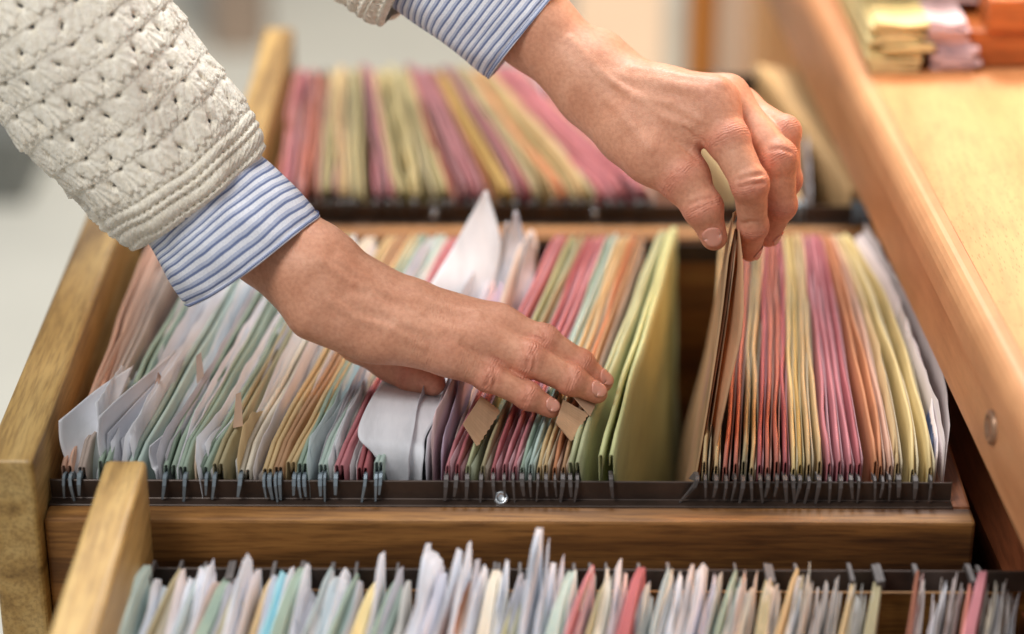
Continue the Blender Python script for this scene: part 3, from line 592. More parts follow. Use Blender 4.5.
for i, (p, c, h) in enumerate(frontP):
    xr_ = X(p, YFB, ZF+.012); sl = .012+.072*p/1024+random.uniform(-.010, .010); pf, _q = proj((xr_-sl, YFF, ZF+.012))
    tall = 'tall ' if h > .024 else ('low ' if h < .005 else '')
    nbf = min(frontF, key=lambda q: abs(q[0]-p)); side = 'left' if p < nbf[0] else 'right'
    w_, _ = ordinal(frontF, frontF.index(nbf))
    key = tall+'slip of paper just '+side+' of the '+w_+' folder in the nearest drawer'
    PN[key] = PN.get(key, 0)+1
    if PN[key] > 1: key = ORDN[PN[key]-1]+' '+tall+'sheet of paper '+side+' of the '+w_+' folder in the nearest drawer'
    hh = .004+h*.85
    lo_ = random.uniform(-.002, .006); tops = [(0, lo_), (.62, lo_), (.82, lo_+(hh-lo_)*random.uniform(.3, .7)), (random.uniform(.9, .94), hh), (1, hh-random.uniform(.004, .02))]
    sheet(FRT, pf, p, tops, c, s0=.2, s1=random.uniform(.95, .985), bow=random.uniform(-.002, .002), curl=random.uniform(-.001, .002), label=key, grp=G4, ns=20, nt=7, wave=.0012, n=random.choice((1, 2, 2, 3)))
# ------------------------------------------------------------------ signed-distance body
def cone(a, b, ra, rb):
    a = np.array(a, float); b = np.array(b, float); ab = b-a; l2 = max(1e-12, ab@ab)
    def f(p):
        t = np.clip(((p-a)@ab)/l2, 0, 1)
        return np.sqrt((((p-a)-t[:, None]*ab)**2).sum(1))-(ra+(rb-ra)*t)
    return f
def smin(a, b, k):
    h = np.maximum(k-np.abs(a-b), 0)/k
    return np.minimum(a, b)-h*h*k*.25
def union(fs, k):
    def f(p):
        d = fs[0](p)
        for g in fs[1:]: d = smin(d, g(p), k)
        return d
    return f
def chain(pts, rs, k=.004):
    return union([cone(pts[i], pts[i+1], rs[i], rs[i+1]) for i in range(len(pts)-1)], k) if len(pts) > 2 else cone(pts[0], pts[1], rs[0], rs[1])
def surface(fn, lo, hi, h):
    lo = np.array(lo); B = 4; H = h*B
    nb_ = np.ceil((np.array(hi)-lo)/H).astype(int)
    gi = np.stack(np.meshgrid(*[np.arange(n) for n in nb_], indexing='ij'), -1).reshape(-1, 3)
    dc = fn(lo+(gi+.5)*H-h*.5)
    D = np.empty(tuple(nb_*B), np.float32)
    Dv = D.reshape(nb_[0], B, nb_[1], B, nb_[2], B)
    Dv[:] = dc.reshape(nb_)[:, None, :, None, :, None]
    act = gi[np.abs(dc) < H*1.6]
    off = np.stack(np.meshgrid(*[np.arange(B)]*3, indexing='ij'), -1).reshape(-1, 3)
    for i in range(0, len(act), 8000):
        a = act[i:i+8000]; idx = (a[:, None, :]*B+off[None]).reshape(-1, 3)
        D[idx[:, 0], idx[:, 1], idx[:, 2]] = fn(lo+idx*h)
    S = D < 0
    c = np.zeros(tuple(s-1 for s in S.shape), np.uint8)
    for i in (0, 1):
        for j in (0, 1):
            for k in (0, 1): c += S[i:S.shape[0]-1+i, j:S.shape[1]-1+j, k:S.shape[2]-1+k]
    m = (c > 0) & (c < 8); cells = np.argwhere(m); vid = np.full(m.shape, -1, np.int64); vid[m] = np.arange(len(cells))
    acc = np.zeros((len(cells), 3)); cnt_ = np.zeros(len(cells))
    corners = [(i, j, k) for i in (0, 1) for j in (0, 1) for k in (0, 1)]
    for a in corners:
        for ax in range(3):
            if a[ax]: continue
            b = list(a); b[ax] = 1
            da = D[cells[:, 0]+a[0], cells[:, 1]+a[1], cells[:, 2]+a[2]]; db = D[cells[:, 0]+b[0], cells[:, 1]+b[1], cells[:, 2]+b[2]]
            x = (da < 0) != (db < 0); t = np.where(x, da/np.where(x, da-db, 1), 0)
            pt = np.array(a)[None]+t[:, None]*(np.array(b)-np.array(a))
            acc[x] += pt[x]; cnt_ += x
    V = lo+(cells+acc/cnt_[:, None])*h
    Fq = []
    for ax in range(3):
        u, v = [(1, 2), (2, 0), (0, 1)][ax]
        sl0 = [slice(None)]*3; sl1 = [slice(None)]*3; sl0[ax] = slice(0, -1); sl1[ax] = slice(1, None)
        e = S[tuple(sl0)] != S[tuple(sl1)]; E = np.argwhere(e)
        ok = (E[:, u] > 0) & (E[:, v] > 0) & (E[:, u] < m.shape[u]) & (E[:, v] < m.shape[v]) & (E[:, ax] < m.shape[ax]); E = E[ok]
        def g(du, dv):
            q = E.copy(); q[:, u] -= du; q[:, v] -= dv; return vid[q[:, 0], q[:, 1], q[:, 2]]
        Q = np.stack([g(1, 1), g(0, 1), g(0, 0), g(1, 0)], 1)
        s = S[E[:, 0], E[:, 1], E[:, 2]]; Q[~s] = Q[~s][:, ::-1]; Fq.append(Q)
    Fq = np.concatenate(Fq); Fq = Fq[(Fq >= 0).all(1)]
    return V, Fq

def P3(l): return [at(*q) for q in l]
# ---- lower arm: pixel x, y, depth ; radii in metres
A_ = dict(
 arm=(P3([(150,110,1.292),(215,178,1.287),(272,239,1.275),(309,273,1.258),(345,296,1.254)]), [.022,.022,.0256,.0238,.0175]),
 pinky=(P3([(318,306,1.243),(385,338,1.237),(447,353,1.235),(489,376,1.229),(528,396,1.225),(551,408,1.2255)]), [.0165,.0125,.0110,.0086,.0074,.0058]),
 ring=(P3([(330,292,1.250),(405,324,1.245),(474,338,1.243),(528,359,1.238),(571,380,1.237),(597,393,1.238)]), [.016,.0132,.0118,.0097,.0083,.0062]),
 middle=(P3([(338,276,1.258),(412,305,1.256),(497,326,1.256),(543,341,1.252),(580,364,1.251),(603,382,1.2515)]), [.0160,.0130,.0110,.0092,.0080,.0060]),
 index=(P3([(345,272,1.272),(415,306,1.274),(488,326,1.276),(532,348,1.272),(565,372,1.268),(583,388,1.266)]), [.013,.012,.0105,.009,.0078,.006]),
 thumb=(P3([(330,300,1.266),(360,338,1.272),(392,360,1.272),(414,377,1.262),(433,383,1.252)]), [.014,.0125,.0105,.0095,.0075]),
)
B_ = dict(
 arm=(P3([(400,-85,1.42),(470,-28,1.385),(533,27,1.362),(588,75,1.343),(622,98,1.335)]), [.018,.018,.0222,.0215,.0185]),
 index=(P3([(604,82,1.335),(660,94,1.318),(713,102,1.303),(728,140,1.285),(750,184,1.268),(753,226,1.276),(750,251,1.287)]), [.0170,.0150,.0130,.0118,.0100,.0082,.0062]),
 middle=(P3([(610,80,1.350),(668,92,1.338),(727,97,1.326),(778,158,1.292),(781,205,1.294),(768,236,1.300)]), [.016,.0130,.0112,.0106,.0086,.0066]),
 ring=(P3([(615,84,1.360),(670,100,1.350),(738,108,1.344),(784,132,1.312),(787,180,1.310),(776,216,1.312)]), [.015,.0125,.0112,.0092,.0082,.0062]),
 pinky=(P3([(618,95,1.362),(672,112,1.358),(735,122,1.356),(770,140,1.328),(776,180,1.322),(768,208,1.318)]), [.014,.0125,.010,.0084,.0072,.0058]),
 thumb=(P3([(598,98,1.335),(630,133,1.312),(652,153,1.298),(684,178,1.285),(703,208,1.274),(714,237,1.272)]), [.0195,.0172,.0160,.0142,.0108,.0078]),
)
def hand_fn(h, extra=(), k=.010, kf=.0022):
    names = ['pinky', 'ring', 'middle', 'index']
    palm = [chain(h['arm'][0], h['arm'][1], .01)]
    for n in names:
        p, r = h[n]; palm.append(chain(p[:3], r[:3], .006))
    palm.append(chain(h['thumb'][0][:3], h['thumb'][1][:3], .006)); palm += list(extra)
    pf = union(palm, k)
    fing = []
    for n in names+['thumb']:
        p, r = h[n]; q0 = 2
        segs = [cone(p[i], p[i+1], r[i], r[i+1]) for i in range(q0, len(p)-1)]
        # knuckle swellings
        for i in range(q0+1, len(p)-1): segs.append(cone(p[i], np.array(p[i])+1e-4, r[i]*1.04, r[i]*1.04))
        fing.append(union(segs, .003))
    def f(p):
        d0 = pf(p); out = None
        for g in fing:
            d = smin(d0, g(p), .011)
            out = d if out is None else smin(out, d, kf)
        return out
    return f
exA = [cone(at(312,318,1.240), at(365,342,1.238), .0095, .0085), cone(at(322,250,1.262), at(330,256,1.262), .0125, .012),
       cone(at(350,305,1.262), at(420,335,1.258), .013, .012), cone(at(420,330,1.246), at(455,340,1.244), .0115, .0105)]
exB = [cone(at(640,118,1.312), at(690,126,1.300), .0150, .0125), cone(at(612,62,1.352), at(604,52,1.352), .0105, .010),
       cone(at(650,120,1.33), at(715,120,1.335), .0130, .012)]
fA0 = hand_fn(A_, exA); fB0 = hand_fn(B_, exB)
def on_skin(fn, px, py, sink=0.):
    """first point of the surface met by the line through that pixel"""
    d = RM @ np.array([(px-512)/F, (317-py)/F, -1.0]); d /= np.linalg.norm(d); t = 1.0
    for _ in range(80):
        e = fn((CC+d*t)[None])[0]; t += e*.8
        if e < 1e-5: break
    return CC+d*(t+sink)
def raised(fn, base, lines):
    """tendons and veins: (list of pixels, radius, how deep the centre lies)"""
    segs = []
    for pts, r, sink in lines:
        Q = [on_skin(base, x, y, sink) for x, y in pts]
        segs += [cone(Q[i], Q[i+1], r, r) for i in range(len(Q)-1)]
    allp = union(segs, .002)
    def f(p): return smin(fn(p), allp(p), .0035)
    return f
def grooved(fn, base, lines):
    segs = []
    for pts, r, out in lines:
        Q = [on_skin(base, x, y, -out) for x, y in pts]
        segs += [cone(Q[i], Q[i+1], r, r) for i in range(len(Q)-1)]
    allp = union(segs, .0008)
    def f(p): return -smin(-fn(p), allp(p), .0016)
    return f
vA = [([(338,262),(380,292),(430,306),(476,318)], .0036, .0043), ([(352,300),(410,322),(458,334)], .0034, .0042),
      ([(300,232),(322,262),(352,284),(392,296),(420,314)], .0016, .0020), ([(372,296),(398,322),(436,334)], .0014, .0015), ([(330,300),(356,318),(392,330),(424,346)], .0014, .0015)]
vB = [([(618,78),(660,84),(704,92)], .0038, .0047), ([(632,72),(680,80),(720,86)], .0034, .0043), ([(570,40),(600,72),(636,98),(672,104),(700,120)], .0017, .0021), ([(610,100),(634,128),(650,150)], .0030, .0036), ([(640,98),(664,118),(690,126)], .0014, .0018)]
gA = [([(487,366),(490,376),(486,388)], .0011, .0006), ([(494,366),(496,376),(492,390)], .0009, .0005), ([(526,386),(528,395),(524,406)], .0008, .0004),
      ([(524,346),(529,356),(527,370)], .0011, .0006), ([(532,348),(536,358),(533,372)], .0009, .0005), ([(568,368),(572,378),(569,388)], .0008, .0004), ([(540,328),(545,334),(546,342)], .0010, .0005),
      ([(462,344),(480,356),(496,368)], .0012, .0004)]
gB = [([(738,180),(750,176),(764,174)], .0011, .0006), ([(739,188),(750,185),(765,183)], .0010, .0005), ([(742,224),(750,222),(759,222)], .0008, .0004), ([(770,150),(780,148),(792,152)], .0009, .0005),
      ([(690,205),(700,200),(712,198)], .0010, .0005), ([(692,212),(702,206),(714,203)], .0008, .0004), ([(676,140),(688,150),(697,158)], .0010, .0005), ([(684,128),(694,138),(704,142)], .0009, .0004)]
fA = grooved(raised(fA0, fA0, vA), fA0, gA); fB = grooved(raised(fB0, fB0, vB), fB0, gB)
def bounds(h):
    P = np.array([p for v in h.values() for p in v[0]]); return P.min(0)-.045, P.max(0)+.045
VA, FA = surface(fA, *bounds(A_), .0009)
VB, FB = surface(fB, *bounds(B_), .0009)
def relax(V, Fq, n=2):
    e = np.concatenate([Fq[:, [0, 1]], Fq[:, [1, 2]], Fq[:, [2, 3]], Fq[:, [3, 0]]])
    for _ in range(n):
        S = np.zeros_like(V); c = np.zeros(len(V)); np.add.at(S, e[:, 0], V[e[:, 1]]); np.add.at(c, e[:, 0], 1); V = V*.5+.5*S/c[:, None]
    return V
VA = relax(VA, FA, 1); VB = relax(VB, FB, 1)
def skin_attrs(V, h, spots):
    """kw: crease strength, ka: coordinate along the finger, kr: redness"""
    kw = np.zeros(len(V)); k2 = np.zeros(len(V)); ka = np.zeros(len(V)); kr = np.zeros(len(V))
    def upd(w, t):
        u = w > kw; k2[~u] = np.maximum(k2[~u], w[~u]); k2[u] = kw[u]; kw[u] = w[u]; ka[u] = t[u]
    for n in ('pinky', 'ring', 'middle', 'index', 'thumb'):
        p, r = h[n]
        for i in range(3, len(p)-1):
            ax = (np.array(p[i+1])-np.array(p[i-1])); ax /= np.linalg.norm(ax)
            d = V-np.array(p[i]); t = d@ax; rad = np.sqrt(np.maximum(0, (d*d).sum(1)-t*t))
            w = np.exp(-(t/(.0042 if i == 3 or len(p) == 7 else .0028))**2)*(rad < r[i]*1.45)
            upd(w, t); kr = np.maximum(kr, np.exp(-(t/.007)**2)*(rad < r[i]*1.5)*.8)
        d = np.sqrt(((V-np.array(p[-1]))**2).sum(1)); kr = np.maximum(kr, np.exp(-(d/.012)**2))
        d = np.sqrt(((V-np.array(p[2]))**2).sum(1)); kr = np.maximum(kr, .6*np.exp(-(d/.014)**2))
    for (c, ax, sig, st) in spots:
        ax = np.array(ax)/np.linalg.norm(ax); d = V-c; t = d@ax; w = st*np.exp(-((d*d).sum(1))/sig**2)
        upd(w, t)
    return dict(kw=np.clip(kw-k2, 0, 1), ka=ka, kr=kr)
def dvec(a, b): return np.array(at(*b))-np.array(at(*a))
hdA = dvec((345,320,1.24), (450,350,1.235)); 
spA = [(at(420,352,1.232), hdA, .020, .75), (at(365,345,1.232), hdA, .020, .8), (at(345,300,1.235), dvec((330,320,1.24),(360,290,1.24)), .022, .35), (at(335,330,1.232), hdA, .015, .6), (at(440,318,1.238), hdA+np.array([0,0,.02]), .018, .5), (at(463,362,1.228), hdA, .012, .7)]
hdB = dvec((600,90,1.32), (700,110,1.30))
spB = [(at(699,140,1.285), dvec((690,120,1.29),(702,160,1.29)), .011, .5), (at(630,140,1.29), hdB, .02, .3)]
nA = len(VA)
at1 = skin_attrs(VA, A_, spA); at2 = skin_attrs(VB, B_, spB)
attrs = {k: np.concatenate([at1[k], at2[k]]) for k in at1}

m, nt, b = new_mat('skin'); L = nt.links.new
tc = N(nt, 'ShaderNodeTexCoord')
def att(n): a = nt.nodes.new('ShaderNodeAttribute'); a.attribute_name = n; return a.outputs['Fac']
n1 = N(nt, 'ShaderNodeTexNoise', i_Scale=55, i_Detail=5, i_Roughness=.6); L(tc.outputs['Object'], n1.inputs[0])
r1 = ramp(nt, [(.3, lin((208, 146, 115))), (.5, lin((219, 159, 128))), (.7, lin((227, 170, 140)))]); L(n1.outputs[0], r1.inputs[0])
mx = N(nt, 'ShaderNodeMix', data_type='RGBA'); mx.inputs[7].default_value = (*lin((206, 118, 100)), 1); L(r1.outputs[0], mx.inputs[6])
mm = N(nt, 'ShaderNodeMath', operation='MULTIPLY'); mm.inputs[1].default_value = .55; L(att('kr'), mm.inputs[0]); L(mm.outputs[0], mx.inputs[0])
# fine mottling
n4 = N(nt, 'ShaderNodeTexNoise', i_Scale=420, i_Detail=4); L(tc.outputs['Object'], n4.inputs[0])
r4 = ramp(nt, [(.35, (.86, .80, .78)), (.6, (1, 1, 1))]); L(n4.outputs[0], r4.inputs[0])
mx4 = N(nt, 'ShaderNodeMix', data_type='RGBA', blend_type='MULTIPLY'); mx4.inputs[0].default_value = .8; L(mx.outputs[2], mx4.inputs[6]); L(r4.outputs[0], mx4.inputs[7])
L(mx4.outputs[2], b.inputs['Base Color'])
b.inputs['Roughness'].default_value = .48; b.inputs['Specular IOR Level'].default_value = .4
b.inputs['Subsurface Weight'].default_value = .12; b.inputs['Subsurface Radius'].default_value = (1, .35, .2); b.inputs['Subsurface Scale'].default_value = .004
# creases: wavy lines across the finger, strongest at the joints
n5 = N(nt, 'ShaderNodeTexNoise', i_Scale=110, i_Detail=3); L(tc.outputs['Object'], n5.inputs[0])
ml = N(nt, 'ShaderNodeMath', operation='MULTIPLY'); ml.inputs[1].default_value = 1900; L(att('ka'), ml.inputs[0])
m5 = N(nt, 'ShaderNodeMath', operation='MULTIPLY_ADD'); m5.inputs[1].default_value = 9; L(n5.outputs[0], m5.inputs[0]); L(ml.outputs[0], m5.inputs[2])
sn = N(nt, 'ShaderNodeMath', operation='SINE'); L(m5.outputs[0], sn.inputs[0])
pw = N(nt, 'ShaderNodeMath', operation='ABSOLUTE'); L(sn.outputs[0], pw.inputs[0])
pq = N(nt, 'ShaderNodeMath', operation='POWER'); pq.inputs[1].default_value = .6; L(pw.outputs[0], pq.inputs[0])
inv = N(nt, 'ShaderNodeMath', operation='SUBTRACT'); inv.inputs[0].default_value = 0; 
n7 = N(nt, 'ShaderNodeTexNoise', i_Scale=260, i_Detail=2); L(tc.outputs['Object'], n7.inputs[0])
r7 = ramp(nt, [(.38, (.15, .15, .15)), (.6, (1, 1, 1))]); L(n7.outputs[0], r7.inputs[0])
m7 = N(nt, 'ShaderNodeMath', operation='MULTIPLY'); L(r7.outputs[0], m7.inputs[0]); L(att('kw'), m7.inputs[1])
mk_ = N(nt, 'ShaderNodeMath', operation='MULTIPLY'); L(pq.outputs[0], mk_.inputs[0]); L(m7.outputs[0], mk_.inputs[1])
vo = N(nt, 'ShaderNodeTexVoronoi', i_Scale=620, feature='DISTANCE_TO_EDGE'); L(tc.outputs['Object'], vo.inputs[0])
rv = ramp(nt, [(0, (0, 0, 0)), (.12, (1, 1, 1))]); L(vo.outputs['Distance'], rv.inputs[0])
ad = N(nt, 'ShaderNodeMath', operation='MULTIPLY_ADD'); ad.inputs[1].default_value = .16; L(rv.outputs[0], ad.inputs[0]); L(mk_.outputs[0], ad.inputs[2])
n6 = N(nt, 'ShaderNodeTexNoise', i_Scale=75, i_Detail=4); L(tc.outputs['Object'], n6.inputs[0])
ad2 = N(nt, 'ShaderNodeMath', operation='MULTIPLY_ADD'); ad2.inputs[1].default_value = .9; L(n6.outputs[0], ad2.inputs[0]); L(ad.outputs[0], ad2.inputs[2])
bp = N(nt, 'ShaderNodeBump', i_Strength=.8, i_Distance=.0005); L(ad2.outputs[0], bp.inputs['Height']); L(bp.outputs[0], b.inputs['Normal'])
SKIN = m
m, nt, b = new_mat('fingernail'); b.inputs['Base Color'].default_value = (*lin((224, 158, 138)), 1); b.inputs['Roughness'].default_value = .25; b.inputs['Subsurface Weight'].default_value = .2; b.inputs['Subsurface Scale'].default_value = .002
NAIL = m

sh = at(-60, -160, 1.4)
person = empty('person', (-.62, 1.75, -.78), 'person in cream knitted cardigan over blue striped shirt, both hands in the files', 'person')
body = mk('body', np.concatenate([VA, VB]), np.concatenate([FA, FB+nA]), SKIN, person, True, attrs=attrs)

def nail(fn, tip, prev, px_n, w, l, shift=0., fwd=.2):
    """nail plate laid on the finger surface; px_n = approximate outward direction"""
    tip = np.array(tip); d = tip-np.array(prev); d /= np.linalg.norm(d)
    n = np.array(px_n, float); n -= d*(n@d); n /= np.linalg.norm(n); s = np.cross(d, n)
    V = []; nu, nv = 9, 9
    for j in range(nv):
        v = j/(nv-1)
        for i in range(nu):
            u = i/(nu-1)*2-1
            wd = w/2*(1-.18*(1-v)**3)*(1-.30*max(0, v-.75)/.25*abs(u)**2)
            ln = -l*(1-v)+l*fwd + (-.22*l*u*u if v > .5 else .22*l*u*u*(1-v)*.9)
            o = tip+d*ln+s*u*wd+n*.02
            for _ in range(26):
                dd = fn(o[None])[0]
                if dd < .00005: break
                o = o-n*dd*.9
            V.append(o+n*(.0001+.00025*(1-abs(u))))
    o = mk('fingernail', V, gridf(nu, nv), NAIL, body, True); solid(o, .0004, 1)
    return o
def view_n(p, bias): 
    v = CC-np.array(p); v /= np.linalg.norm(v); return v+np.array(bias)
for h, fn, n, bias, w, l, fw in ((A_, fA, 'pinky', (.45, -.1, .55), .0085, .0095, .35), (A_, fA, 'ring', (.5, 0, .6), .0098, .0112, .35), (A_, fA, 'middle', (.6, .2, .6), .0095, .011, .35),
                              (A_, fA, 'index', (.6, .3, .6), .0095, .011, .3), (B_, fB, 'thumb', (-.15, -.5, .1), .0118, .0130, .3), (B_, fB, 'index', (1.3, -.1, .1), .0095, .0105, .3),
                              (B_, fB, 'middle', (1.6, 0, .1), .0095, .0105, .3), (B_, fB, 'ring', (1.6, .2, .1), .009, .010, .3)):
    p = h[n][0]; nail(fn, p[-1], p[-2], view_n(p[-1], bias), w, l, fwd=fw)

# ------------------------------------------------------------------ sleeves
def ring_frames(rings, n):
    """rings: (px, py, Y, half width px, depth ratio) -> dense centres, frames, radii"""
    C_ = np.array([at(r[0], r[1], r[2]) for r in rings]); sc = np.array([np.linalg.norm(c-CC)/F for c in C_])
    hw = np.array([r[3] for r in rings])*sc; hd = hw*np.array([r[4] for r in rings])
    L_ = np.concatenate([[0], np.cumsum(np.linalg.norm(np.diff(C_, axis=0), axis=1))])
    t = np.linspace(0, L_[-1], n)
    def sm(y):
        # monotone-ish smooth interpolation (Catmull-Rom)
        out = np.empty((n,)+y.shape[1:])
        for i, tt in enumerate(t):
            k = min(len(L_)-2, max(0, np.searchsorted(L_, tt, 'right')-1)); u = (tt-L_[k])/(L_[k+1]-L_[k])
            p0, p1, p2, p3 = y[max(k-1, 0)], y[k], y[k+1], y[min(k+2, len(L_)-1)]
            out[i] = .5*((2*p1)+(-p0+p2)*u+(2*p0-5*p1+4*p2-p3)*u*u+(-p0+3*p1-3*p2+p3)*u**3)
        return out
    c = sm(C_); w = sm(hw); dd = sm(hd); T = np.gradient(c, axis=0); T /= np.linalg.norm(T, axis=1)[:, None]
    U = []
    for i in range(n):
        v = CC-c[i]; v /= np.linalg.norm(v); u = np.cross(v, T[i]); u /= np.linalg.norm(u); U.append(u)
    U = np.array(U); W = np.cross(T, U)
    return t, c, T, U, W, w, dd
def tube(rings, nu, n, disp=None):
    t, c, T, U, W, w, dd = ring_frames(rings, n)
    th = np.linspace(0, 2*np.pi, nu, endpoint=False); ct, st = np.cos(th), np.sin(th)
    base = c[:, None]+U[:, None]*(w[:, None]*ct)[..., None]+W[:, None]*(dd[:, None]*st)[..., None]
    nr = U[:, None]*(ct/w[:, None])[..., None]+W[:, None]*(st/dd[:, None])[..., None]; nr /= np.linalg.norm(nr, axis=2)[..., None]
    rad = w.mean(); arc = th*rad
    D_ = disp(arc[None]+0*t[:, None], t[:, None]+0*arc[None]) if disp else 0
    V = base+nr*(D_[..., None] if disp else 0)
    uv = np.stack([arc[None]+0*t[:, None], t[:, None]+0*arc[None]], -1)
    return V, uv, T, D_
# knit: rows of fan-shaped shells above a plain openwork hem
def knit_disp(total_u, seed):
    rs = np.random.RandomState(seed); 
    nsh = int(round(total_u/.029)); pu = total_u/nsh; pv = .0175; hem = .030
    def f(u, v):
        v0 = v; v = v+.0012*np.sin(u*45+seed)+.0005*np.sin(u*130); r = v-hem; row = np.floor(r/pv); b_ = r/pv-row; uu = u/pu+.5*(row % 2)+.06*np.sin(v*90+u*40); a = (uu-np.floor(uu))-.5
        # base of each fan at b=1 (away from the hand), fan opening towards the hem
        q = 1-b_; ang = np.arctan2(a*pu/pv*1.25, q+.10); rad = np.hypot(a*pu/pv*1.25, q)
        ribs = .5+.5*np.cos(ang*12)
        cell = np.floor(uu)*7.3+row*3.1+seed; amp = .8+.35*np.sin(cell*12.9)
        rim = .80+.13*ribs-.35*(np.abs(a)*2)**2.4+.05*np.sin(cell*5.7)
        body_ = np.clip(q/np.maximum(rim, .2), 0, 1)**.75*np.clip((rim-q)/.07, 0, 1)
        h = .0023*amp*body_*(.45+.55*ribs)*(1-(np.abs(a)*2)**4)
        h += .0009*(.5+.5*np.cos(2*np.pi*u/.0026+row))*np.clip((q-rim)/.05, 0, 1)*np.clip((1-q)/.05, 0, 1)
        hole = np.exp(-((a/.085)**2+((q-.04)/.12)**2)); hole += np.exp(-(((np.abs(a)-.5)/.085)**2+((q-.45-.1*np.sin(cell))/.14)**2))
        h -= .0030*np.clip(hole, 0, 1)
        # hem: ribs of eyelets
        pe = .0068; rr2 = v/pe; row2 = np.floor(rr2); b2 = rr2-row2-.5; u2 = u/.0062+.5*(row2 % 2); a2 = u2-np.floor(u2)-.5
        hh = .0012*(1-(2*np.abs(b2))**2)+.0005*np.cos(2*np.pi*u/.0021)
        eye = np.exp(-((a2/.20)**2+((np.abs(b2)-.5)/.22)**2))
        hh -= .0030*eye*((row2 % 2) == 0)
        mix = np.clip((v-hem+.002)/.004, 0, 1)
        v = v0; e = np.clip(v/.003, 0, 1)
        out = (h*mix+hh*(1-mix)) - .003*(1-e)
        out += .0022*np.sin(u*55+v*20+seed)*np.sin(v*38+1)+.0012*np.sin(u*120-v*70)
        out += .00016*rs.randn(*u.shape)
        return out, np.where(mix > .5, hole > .62, (eye > .80) & ((row2 % 2) == 0))
    return f
def make_sleeve(rings, seed, nu, n, name='sweater_sleeve'):
    t, c, T, U, W, w, dd = ring_frames(rings, 40); tot = 2*np.pi*w.mean()
    kd = knit_disp(tot, seed); hold = {}
    def dsp(u, v):
        h, hl = kd(u, v); hold['h'] = hl; return h
    V, uv, T, D_ = tube(rings, nu, n, dsp)
    Fc = np.array(gridf(nu, n, True)); hl = hold['h'].ravel()
    keep = ~(hl[Fc].all(1)); 
    o = mk(name, V.reshape(-1, 3), Fc[keep], KNIT, person, True, uv=uv.reshape(-1, 2))
    return o
m, nt, b = new_mat('cream_knit'); L = nt.links.new
uvn = N(nt, 'ShaderNodeUVMap'); tc = N(nt, 'ShaderNodeTexCoord')
n1 = N(nt, 'ShaderNodeTexNoise', i_Scale=300, i_Detail=4); L(tc.outputs['Object'], n1.inputs[0])
r1 = ramp(nt, [(.3, lin((238, 228, 208))), (.6, lin((253, 246, 231)))]); L(n1.outputs[0], r1.inputs[0]); L(r1.outputs[0], b.inputs['Base Color'])
b.inputs['Roughness'].default_value = .9; b.inputs['Sheen Weight'].default_value = .3; b.inputs['Specular IOR Level'].default_value = .15
mp = N(nt, 'ShaderNodeMapping'); mp.inputs['Rotation'].default_value = (0, 0, .6); L(uvn.outputs[0], mp.inputs[0])
wv = N(nt, 'ShaderNodeTexWave', i_Scale=230, i_Distortion=2.5); L(mp.outputs[0], wv.inputs[0])
bp = N(nt, 'ShaderNodeBump', i_Strength=.5, i_Distance=.0006); L(wv.outputs[0], bp.inputs['Height'])
bp2 = N(nt, 'ShaderNodeBump', i_Strength=.5, i_Distance=.0004); n2 = N(nt, 'ShaderNodeTexNoise', i_Scale=900, i_Detail=3); L(tc.outputs['Object'], n2.inputs[0]); L(n2.outputs[0], bp2.inputs['Height']); L(bp.outputs[0], bp2.inputs['Normal']); L(bp2.outputs[0], b.inputs['Normal'])
KNIT = m
# sleeves run from the hem (first ring) up the arm, out of the frame
ringsA = [(200,202,1.275,79,.86),(186,184,1.277,87,.86),(152,140,1.281,93,.86),(92,66,1.287,100,.86),(34,-14,1.296,110,.8),(-40,-104,1.31,118,.8),(-120,-190,1.33,126,.85),(-205,-255,1.37,128,.9)]
ringsB = [(433,-40,1.385,77,.88),(420,-50,1.388,84,.88),(385,-78,1.395,90,.85),(320,-128,1.42,98,.8),(230,-180,1.46,108,.85),(130,-215,1.50,116,.9),(30,-240,1.53,122,.9)]
make_sleeve(ringsA, 3, 620, 560)
make_sleeve(ringsB, 8, 460, 380)

m, nt, b = new_mat('striped_shirt'); L = nt.links.new
uvn = N(nt, 'ShaderNodeUVMap'); sp = N(nt, 'ShaderNodeSeparateXYZ'); tc = N(nt, 'ShaderNodeTexCoord')
nz = N(nt, 'ShaderNodeTexNoise', i_Scale=35, i_Detail=2); L(tc.outputs['Object'], nz.inputs[0])
L(uvn.outputs[0], sp.inputs[0])
a1 = N(nt, 'ShaderNodeMath', operation='MULTIPLY_ADD'); a1.inputs[1].default_value = .003; L(nz.outputs[0], a1.inputs[0]); L(sp.outputs['Y'], a1.inputs[2])
a2 = N(nt, 'ShaderNodeMath', operation='DIVIDE'); a2.inputs[1].default_value = .0043; L(a1.outputs[0], a2.inputs[0])
fr_ = N(nt, 'ShaderNodeMath', operation='FRACT'); L(a2.outputs[0], fr_.inputs[0])
wh = lin((236, 238, 246)); bl = lin((112, 126, 164)); lb = lin((190, 198, 220))
rp = ramp(nt, [(0, wh), (.42, wh), (.50, bl), (.66, bl), (.74, lb), (.90, lb)]); L(fr_.outputs[0], rp.inputs[0])
mxs = N(nt, 'ShaderNodeMix', data_type='RGBA', blend_type='MULTIPLY'); mxs.inputs[0].default_value = .5
wv1 = N(nt, 'ShaderNodeTexNoise', i_Scale=1000, i_Detail=2); L(tc.outputs['Object'], wv1.inputs[0]); rw = ramp(nt, [(.3, (.7, .7, .74)), (.6, (1, 1, 1))]); L(wv1.outputs[0], rw.inputs[0])
L(rp.outputs[0], mxs.inputs[6]); L(rw.outputs[0], mxs.inputs[7])
L(mxs.outputs[2], b.inputs['Base Color']); b.inputs['Roughness'].default_value = .8; b.inputs['Specular IOR Level'].default_value = .2
bp = N(nt, 'ShaderNodeBump', i_Strength=.3, i_Distance=.0004); L(wv1.outputs[0], bp.inputs['Height']); L(bp.outputs[0], b.inputs['Normal'])
SHIRT = m
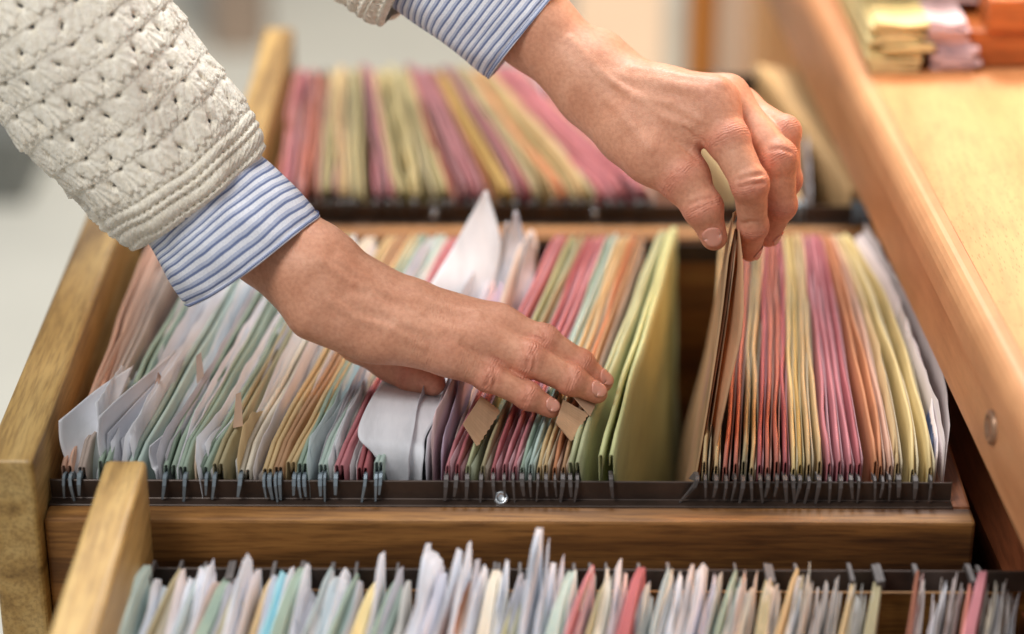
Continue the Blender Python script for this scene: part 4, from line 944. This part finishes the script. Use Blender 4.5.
SEAM = paint('stitching_thread', (110, 126, 172), .8, 0, .1, 200)
def make_cuff(rings, seed, flap):
    nu, n = 220, 150
    def dsp(u, v):
        e = np.exp(-v/.02)
        th = u/u.max()*2*np.pi
        h = .0005*np.sin(u*90+v*60+seed)+.0016*np.sin(u*40-v*60+seed*2)*(.6+.6*np.sin(u*17+1))+.0003*np.sin(u*210+v*150)
        h = h-.0011*np.exp(-((v-.0038)/.0008)**2)      # stitched groove by the edge
        return h
    V, uv, T, _ = tube(rings, nu, n, dsp)
    # the opening is cut at a slant; V runs from the edge (v=0) up the arm
    th = np.linspace(0, 2*np.pi, nu, endpoint=False)
    k = np.clip(1-uv[..., 1]/.05, 0, 1)
    off = flap(th)[None]*k
    V = V-T[:, None]*off[..., None]
    o = mk('shirt_cuff', V.reshape(-1, 3), gridf(nu, n, True), SHIRT, person, True, uv=uv.reshape(-1, 2)); solid(o, .0011, -1)
    # dashed stitches
    SV, SF = [], []
    row = int(n*.0038/uv[-1, 0, 1])
    v4 = V[max(1, row)]; ctr = v4.mean(0)
    for i in range(0, nu, 1):
        a = v4[i]; b_ = a+(v4[(i+1) % nu]-a)*.6; out = (a-ctr)/np.linalg.norm(a-ctr)*.0006; t_ = T[0]*.00025; q = len(SV)
        SV += [a+out-t_, b_+out-t_, b_+out+t_, a+out+t_]; SF.append((q, q+1, q+2, q+3))
    s = mk('stitching', SV, SF, SEAM, o); solid(s, .0003)
    return o
cA = [(249,253,1.264,77,.84),(233,233,1.267,76,.84),(214,210,1.272,74,.80),(192,186,1.276,72,.80),(160,148,1.280,80,.8),(92,66,1.287,84,.8),(34,-14,1.296,92,.8)]
cB = [(528,30,1.362,60,.84),(508,14,1.367,61,.84),(470,-16,1.375,63,.84),(430,-46,1.385,66,.84),(395,-72,1.393,66,.84)]
make_cuff(cA, 1, lambda th: .006*np.exp(-((th-np.pi)/.7)**2)+.002+.004*np.sin(th))
make_cuff(cB, 4, lambda th: .003*np.sin(th))
# ------------------------------------------------------------------ light
wd = bpy.data.worlds.new('World'); scene.world = wd; wd.use_nodes = True
bg = wd.node_tree.nodes['Background']; bg.inputs[0].default_value = (.97, .98, 1.0, 1); bg.inputs[1].default_value = .36
def area(name, loc, target, size, power, col, sy=None):
    l = bpy.data.lights.new(name, 'AREA'); l.energy = power; l.color = col; l.size = size
    if sy: l.shape = 'RECTANGLE'; l.size_y = sy
    o = bpy.data.objects.new(name, l); COL.objects.link(o); o.location = loc
    o.rotation_euler = (Vector(target)-Vector(loc)).to_track_quat('-Z', 'Y').to_euler(); return o
area('window_light', (.1, 2.9, 2.4), (0, 1.35, 0), .6, 94, (.96, .98, 1.0), .9)
wl = area('warm_glow_light', (1.05, 2.2, .95), (.72, 1.6, .1), .5, 6.5, (1, .46, .16)); wl.data.spread = R(60)  # added warm lamp, stands in for the orange glow at the upper right
area('ceiling_light', (-1.0, .3, 2.1), (0, 1.35, 0), .9, 36, (1, .98, .95))
rl = area('background_fill_light', (.4, 1.7, 2.3), (.55, 3.6, .3), .8, 50, (1, .80, .58)); rl.data.spread = R(110)  # added fill lamp out of view, brightens the camera-facing furniture at the back
scene.view_settings.view_transform = 'Standard'; scene.view_settings.look = 'None'
scene.view_settings.exposure = 0; scene.view_settings.gamma = 1
scene.render.engine = 'CYCLES'
scene.render.resolution_x = 1024; scene.render.resolution_y = 634
